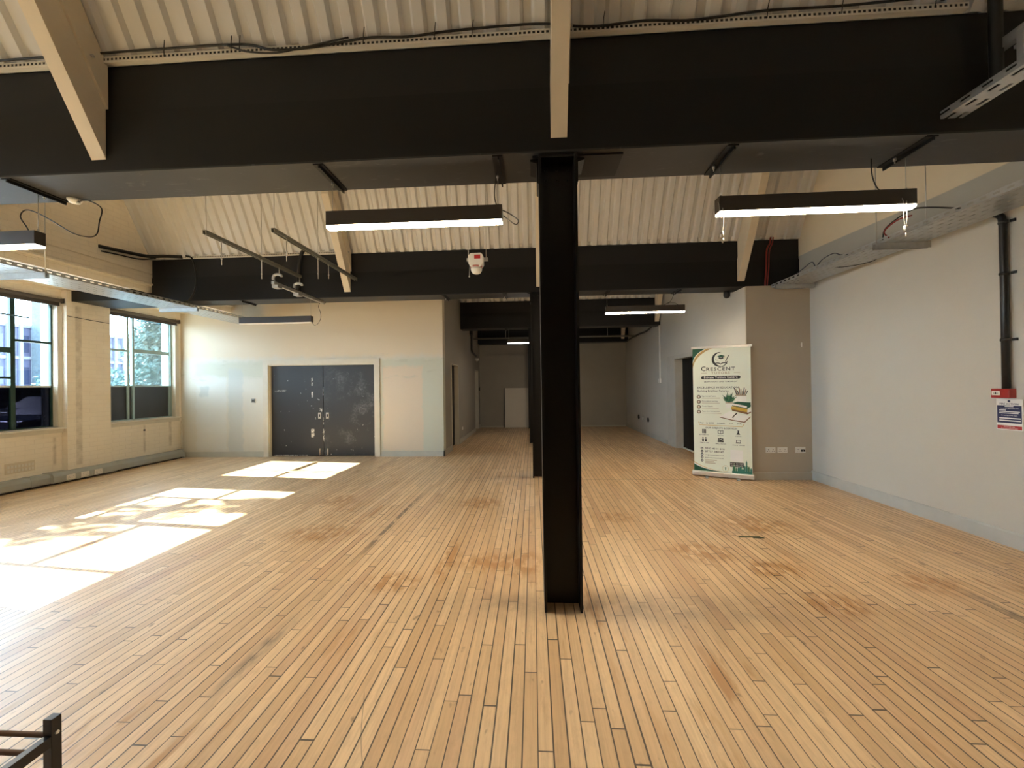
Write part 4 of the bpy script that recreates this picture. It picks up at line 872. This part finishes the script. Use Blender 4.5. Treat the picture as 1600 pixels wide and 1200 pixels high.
btext('EXCELLENCE IN EDUCATION', 34, 320, 16.5, INK, 'LEFT'); btext('Building Brighter Futures', 34, 347, 17, INK, 'LEFT', sx=.95)
for j, s in enumerate(('Experienced Tutors', 'Personalised Learning', 'Proven Results', 'Supportive Environment')):
    y = 388 + j * 40; disc(44, y, 16, INK, 1); disc(44, y, 12, TAU, 2); disc(44, y, 6, WHT, 3, 6)
    btext(s, 68, y - 2, 9.5, INK, 'LEFT'); line(68, y + 10, 68 + (140, 140, 130, 150)[j], y + 10, 3.5, TAU)
# still life: plant, pencil pot, books, open book
face([(250, 430), (306, 430), (300, 476), (256, 476)], WHT, 2); face([(250, 430), (306, 430), (305, 438), (251, 438)], TAU, 3)
for i in range(13):
    a = radians(200 + i * 140 / 12); r = 55 + 14 * (i % 3); x, y = 278 + r * cos(a) * .85, 428 + r * sin(a)
    nx, ny = -sin(a) * 7, cos(a) * 7; mx, my = 278 + r * .5 * cos(a) * .85, 428 + r * .5 * sin(a)
    face([(278, 430), (mx + nx, my + ny), (x, y), (mx - nx, my - ny)], LEAF if i % 2 else GRN, 3 + i % 3 * .3)
for i in range(9):
    x = 334 + i * 8; line(x + (i - 4) * -1.2, 382, x + (i - 4) * 4.5, 316 + (i % 3) * 12, 6, TERR if i % 2 else INK, 1 + i * .1)
face([(322, 372), (406, 372), (402, 430), (326, 430)], WHT, 3); face([(322, 372), (406, 372), (405, 380), (323, 380)], TAU, 3.5)
face([(300, 437), (338, 424), (436, 430), (432, 446), (408, 458)], GRN, 4); face([(300, 437), (408, 458), (408, 474), (302, 452)], WHT, 4.5); face([(300, 452), (408, 474), (408, 480), (300, 458)], GRN, 5); face([(408, 458), (436, 444), (436, 462), (408, 480)], GRN, 4.6)
face([(292, 462), (310, 458), (412, 480), (410, 492)], GOLD, 4); face([(292, 464), (410, 490), (410, 506), (294, 482)], GOLD, 4.4); face([(410, 490), (436, 474), (436, 500), (410, 510)], WHT, 4.4); face([(294, 482), (410, 506), (436, 494), (436, 510), (410, 522), (300, 496)], TERR, 4.2)
face([(205, 544), (282, 498), (335, 520), (302, 566)], WHT, 5.2); face([(302, 566), (335, 520), (432, 536), (388, 578)], WHT, 5.2); swoosh([(205, 544), (302, 566), (388, 578), (432, 536)], [(205, 550), (302, 573), (390, 586), (435, 541)], TERR, 5.4); line(300, 548, 336, 512, 8, INK, 5.6); line(318, 522, 304, 562, 2.5, TAU, 5.7)
# ribbon, services, contacts
for a in ((40, 588, 48, 612), (48, 612, 372, 618), (372, 618, 388, 594)): line(*a, 3.5, GOLD)
for s, x in (('Year 1 to GCSE', 104), ('A-Levels', 214), ('11+', 290), ('SATs', 350)): btext(s, x, 600, 11.5, INK)
btext('OUR SUBJECTS & SERVICES', 215, 640, 14, INK)
def icon(kind, x, y):
    if kind == 'grid':
        for i in range(3):
            for j in range(3): rect(x - 15 + i * 11, y - 15 + j * 11, x - 6 + i * 11, y - 6 + j * 11, INK)
    elif kind == 'book':
        for a in ((-19, -12, -19, 12), (19, -12, 19, 12), (0, -9, 0, 15), (-19, 12, 0, 15), (0, 15, 19, 12), (-19, -12, 0, -9), (0, -9, 19, -12)): line(x + a[0], y + a[1], x + a[2], y + a[3], 4, INK)
    elif kind == 'flask': face([(x - 4, y - 14), (x + 4, y - 14), (x + 5, y), (x + 15, y + 16), (x - 15, y + 16), (x - 5, y)], INK); line(x - 8, y - 15, x + 8, y - 15, 4, INK)
    elif kind == 'people2':
        for d in (-11, 11): disc(x + d, y - 10, 6, INK, 1, 8); face([(x + d - 8, y - 1), (x + d + 8, y - 1), (x + d + 6, y + 17), (x + d - 6, y + 17)], INK)
    elif kind == 'people3':
        for d, s in ((-14, -2), (14, -2), (0, -6)): disc(x + d, y - 8 + s, 7, INK, 1, 8); face([(x + d - 8, y + 2 + s), (x + d + 8, y + 2 + s), (x + d + 9, y + 15), (x + d - 9, y + 15)], INK)
    else: 
        for a in ((-15, -12, 15, -12), (-15, 8, 15, 8), (-15, -12, -15, 8), (15, -12, 15, 8)): line(x + a[0], y + a[1], x + a[2], y + a[3], 3.5, INK)
        rect(x - 20, y + 9, x + 20, y + 14, INK)
for k_, x, y, s in (('grid', 82, 662, 'MATHEMATICS'), ('book', 210, 664, 'ENGLISH'), ('flask', 342, 664, 'SCIENCE'), ('people2', 84, 726, 'ONE TO ONE'), ('people3', 210, 730, 'SMALL GROUPS'), ('laptop', 342, 734, 'ONLINE TUITION')):
    icon(k_, x, y); btext(s, x, y + 32, 8, INK)
for j, (s, z) in enumerate((('0203 4111 616', 17), ('07757 348747', 17), ('info@crescenttutors.co.uk', 9), ('www.crescenttutors.co.uk', 9), ('', 8))):
    y = (800, 824, 850, 872, 897)[j]; disc(64, y, 11, INK, 1, 12); disc(64, y, 4.5, WHT, 2, 6)
    if s: btext(s, 88, y + (6 if z > 10 else 4), z, INK, 'LEFT')
    else:
        for q_, wd in ((-6, 90), (6, 70), (18, 80)): line(88, y + q_, 88 + wd, y + q_, 5, TAU)
rect(282, 800, 374, 890, WHT, 1); rect(278, 896, 378, 932, INK, 1); btext('SCAN TO VISIT', 328, 911, 9.5, WHT, k=3); btext('OUR WEBSITE', 328, 926, 9.5, WHT, k=3)
arcband(244, 950, 22, 24, 0, 360, GOLD, 1, 20); disc(244, 944, 6, LEAF, 1, 8); rect(241, 944, 247, 964, LEAF, 1)
for x, wd, h in ((296, 10, 40), (303, 14, 58), (318, 9, 34), (332, 16, 36), (346, 18, 44), (364, 12, 30), (376, 14, 52), (394, 10, 88), (391, 16, 60), (408, 14, 48), (424, 14, 36)):
    face([(x, 979), (x, 979 - h), (x + wd / 2, 979 - h - 14), (x + wd, 979 - h), (x + wd, 979)], TEAL if x % 3 else LEAF, 1 + (x % 5) * .2)
rect(292, 962, 438, 979, TEAL, 2)
bl = [mat('banner_cream', (.78, .81, .67), .4, var=.015), mat('print_green', (.012, .085, .045), .4), mat('print_gold', (.58, .36, .05), .4), mat('print_ink', (.02, .022, .02), .4), mat('print_taupe', (.40, .31, .20), .4), mat('print_white', (.84, .82, .75), .4), mat('print_leaf', (.05, .16, .07), .4), mat('print_brown', (.22, .11, .05), .4), mat('print_teal', (.03, .17, .12), .4)]
obj('printed_panel', bm, bl, t)
ALU = mat('banner_aluminium', (.66, .64, .60), .3, .55, var=.03)
def bbar(bm, u0, u1, z0, z1, d0, d1):
    c = [P0 + UX * u + NRM * d for u, d in ((u0, d0), (u1, d0), (u1, d1), (u0, d1))]
    v = [bm.verts.new((p.x, p.y, z)) for z in (z0, z1) for p in c]
    for f in ((0,3,2,1),(4,5,6,7),(0,1,5,4),(1,2,6,5),(2,3,7,6),(3,0,4,7)): bm.faces.new([v[i] for i in f])
bm = BM(); bbar(bm, -.005, BW + .005, 2.05, 2.085, -.012, .012); obj('top_rail', bm, ALU, t, .004)
bm = BM(); bbar(bm, -.012, BW + .012, .02, .092, -.06, .055); obj('base_cassette', bm, ALU, t, .012)
for u in (.2, .63):
    bm = BM(); bbar(bm, u - .02, u + .02, .0, .02, -.06, .14); obj('foot', bm, GREYTR, t, .003)
bm = BM(); a = P0 + UX * BW * .5 - NRM * .02; tube(bm, [(a.x, a.y, .09), (a.x, a.y, 2.06)], .009, 8); obj('support_pole', bm, ALU, t)

# ------------------------------------------------------------------ low rack in the near left corner
t = thing('low_rack', 'black metal rack with brown slat rods cut off by the lower left corner', 'rack', (-1.9, .6, 0), None)
RB = mat('rack_black', (.006, .006, .008), .35, var=.05, spec=.5)
for (x, y) in ((-1.579, 1.146), (-2.30, 1.146), (-1.579, -.2), (-2.30, -.2)):
    bm = BM(); box(bm, (x, y, 0), (x + .030, y + .027, .452)); obj('post', bm, RB, t, .001)
for x in (-1.574, -2.297):
    bm = BM(); box(bm, (x, -.173, .366), (x + .024, 1.146, .40)); obj('side_rail', bm, RB, t, .001)
RBR = mat('rack_rod_brown', (.16, .10, .075), .45)
for k in range(21):
    y = 1.158 - .0605 * k
    bm = BM(); xr = -1.579 if k == 0 else -1.574
    tube(bm, [(-2.273, y, .393), (xr, y, .393)], .0075, 8); obj('slat_rod', bm, RBR, t)
bm = BM(); lathe(bm, [(.006, 0), (.005, .004)], (-1.549, 1.160, .402), 'x', 10); obj('screw_cap', bm, WHITEP, t)

# ------------------------------------------------------------------ outside the windows
b = BM(); box(b, (-120, -70, -.3), (LW - .3, 110, -.12)); struct('ground', b, mat('asphalt', (.09, .09, .095), .8), 'car park surface outside')
t = thing('office_building', 'lavender grey office building with white fins across the car park', 'building', (-46, 30, -.12), None)
bm = BM(); box(bm, (-52, 10, -.12), (-45, 46, 7.4)); obj('wall', bm, mat('lavender_panel', (.042, .042, .075), .6, var=.2, scale=1.5), t)
bm = BM()
for z in (1.6, 4.4, 7.2): box(bm, (-45, 10, z), (-44.9, 46, z + .25))
obj('white_band', bm, mat('white_render', (.13, .135, .15), .6), t)
for k in range(26):
    bm = BM(); y = 29.0 + k * .85 - 8; box(bm, (-45, y, -.12), (-44.8, y + .22, 7.4)); obj('fin', bm, MATS['white_render'], t)
bm = BM()
for k in range(25):
    y = 21.3 + k * .85
    for z in (2.2, 5.0): box(bm, (-44.98, y, z), (-44.96, y + .42, z + 1.5))
obj('window_band', bm, mat('dusk_glass', (.022, .026, .05), .2), t)
bm = BM(); box(bm, (-44.7, 31.9, -.12), (-43.8, 32.85, 12)); tag(obj('brick_tower', bm, mat('blue_brick', (.055, .07, .08), .7, var=.35, scale=5), None, 0, (-44, 32.4, -.12)), 'tall speckled blue-grey brick stack seen at the right of the left window', 'chimney')
def leaves(bm, c, rad, n, size):
    for _ in range(n):
        while True:
            v = Vector((random.uniform(-1, 1), random.uniform(-1, 1), random.uniform(-1, 1)))
            if v.length < 1: break
        p = Vector(c) + Vector((v.x * rad[0], v.y * rad[1], v.z * rad[2])); a = Vector((random.gauss(0, 1), random.gauss(0, 1), random.gauss(0, 1))).normalized(); d = a.orthogonal().normalized(); e = a.cross(d); s = size * random.uniform(.6, 1.4)
        bm.faces.new([bm.verts.new(p + d * s), bm.verts.new(p + e * s * .55), bm.verts.new(p - d * s), bm.verts.new(p - e * s * .55)]).material_index = random.choice((0, 0, 1))
LF = [mat('leaf_green', (.035, .08, .075), .6, var=.3, scale=3), mat('leaf_pale', (.075, .14, .13), .6, var=.3, scale=3)]
BARK = mat('bark', (.10, .08, .07), .8)
def tree(name, lab, base, crown, h, blobs, n, size, cat='tree'):
    t = thing(name, lab, cat, base, 'trees outside' if cat == 'tree' else None)
    bm = BM(); c = Vector(crown); tube(bm, [base, (Vector(base) + c) / 2 + Vector((.1, .1, 0)), c], [.14, .11, .05], 8)
    for (dx, dy, dz, r) in blobs: tube(bm, [c - Vector((0, 0, .5)), c + Vector((dx, dy, dz)) * .6, c + Vector((dx, dy, dz))], [.05, .03, .012], 6)
    obj('trunk', bm, BARK, t)
    bm = BM()
    for (dx, dy, dz, r) in blobs: leaves(bm, c + Vector((dx, dy, dz)), (r, r, r * .8), n, size)
    o = obj('foliage', bm, LF, t); o['kind'] = 'stuff'
tree('leafy_tree', 'leafy blue-green tree filling the corner window', (-14.6, 14.6, -.12), (-14.3, 14.3, 2.2), 4, [(0, -.35, .0, .8), (0, .3, 1.0, .9), (-.2, 1.1, 1.7, 1.0), (.3, -1.0, -.5, .7), (-.3, -1.8, -.5, .8), (0, 1.0, .2, 1.0), (.3, .6, -.6, .8), (-.2, -.5, -.9, .9), (.1, .2, 2.0, .75), (0, 1.5, .9, 1.0), (-.4, .2, .3, 1.0), (.2, -.3, 1.2, .7), (.1, .6, 2.3, .9), (.3, -.9, .1, .6), (.1, 1.2, 2.6, .8), (0, -.7, 1.3, .6), (0, -.4, 2.0, .6), (0, -.9, .6, .6), (0, .2, 2.7, .6)], 1000, .062)
tree('leafy_tree', 'tall tree whose sparse branches dapple the sunlight on the floor', (-14.6, 4.6, -.12), (-14.2, 5.5, 5.6), 7, [(0, .1, .5, .45), (.1, -.6, .2, .4), (0, .5, 1.15, .35), (-.1, -1.7, .5, .5), (0, -1.9, .0, .4)], 190, .085)
tree('shrub', 'pale green shrub in front of the office building', (-30, 22.6, -.12), (-30, 22.6, 1.6), 3, [(0, 0, .6, .9), (0, .7, 0, .8), (0, -.6, 0, .7)], 330, .10, 'shrub')

def car(y, x, col, lab):
    t = thing('parked_car', lab, 'car', (x, y, -.12), 'parked cars outside')
    pr = [(-2.1, .35), (-2.1, .75), (-1.95, .92), (-1.1, 1.0), (-.45, 1.45), (.9, 1.48), (1.6, 1.05), (2.05, .98), (2.12, .6), (2.1, .35)]
    bm = BM(); prism(bm, [(y + a, z - .12) for a, z in pr], 'x', x - .85, x + .85); obj('body', bm, mat('car_' + col[0], col[1], .25, .3), t, .03)
    bm = BM()
    for sx in (x + .852, x - .858): prism(bm, [(y - .95, .90), (y - .40, 1.29), (y + .85, 1.31), (y + 1.4, .93)], 'x', sx, sx + .006)
    obj('side_glass', bm, mat('car_glass', (.15, .17, .2), .1), t)
    for a in (-1.3, 1.35):
        for s in (-.80, .80):
            bm = BM(); lathe(bm, [(.30, -.1), (.32, -.08), (.32, .08), (.30, .1)], (x + s, y + a, .20), 'x', 20); wh = obj('wheel', bm, CABLE, t)
            sub(wh, t); bm = BM(); lathe(bm, [(.19, -.104), (.19, .104)], (x + s, y + a, .20), 'x', 14); obj('hubcap', bm, GALV, wh)
    bm = BM(); box(bm, (x + .45, y - 2.14, .50), (x + .8, y - 2.08, .64)); box(bm, (x - .8, y - 2.14, .50), (x - .45, y - 2.08, .64)); obj('head_lamp', bm, WHITEP, t)
car(10.6, -13.2, ('navy', (.02, .025, .06)), 'dark blue parked car seen through the tinted lower panes')
car(14.6, -19.2, ('grey', (.10, .10, .11)), 'grey parked car farther off behind the tinted lower panes')
for o in list(bpy.data.objects):
    if '_o' in o: del o['_o']
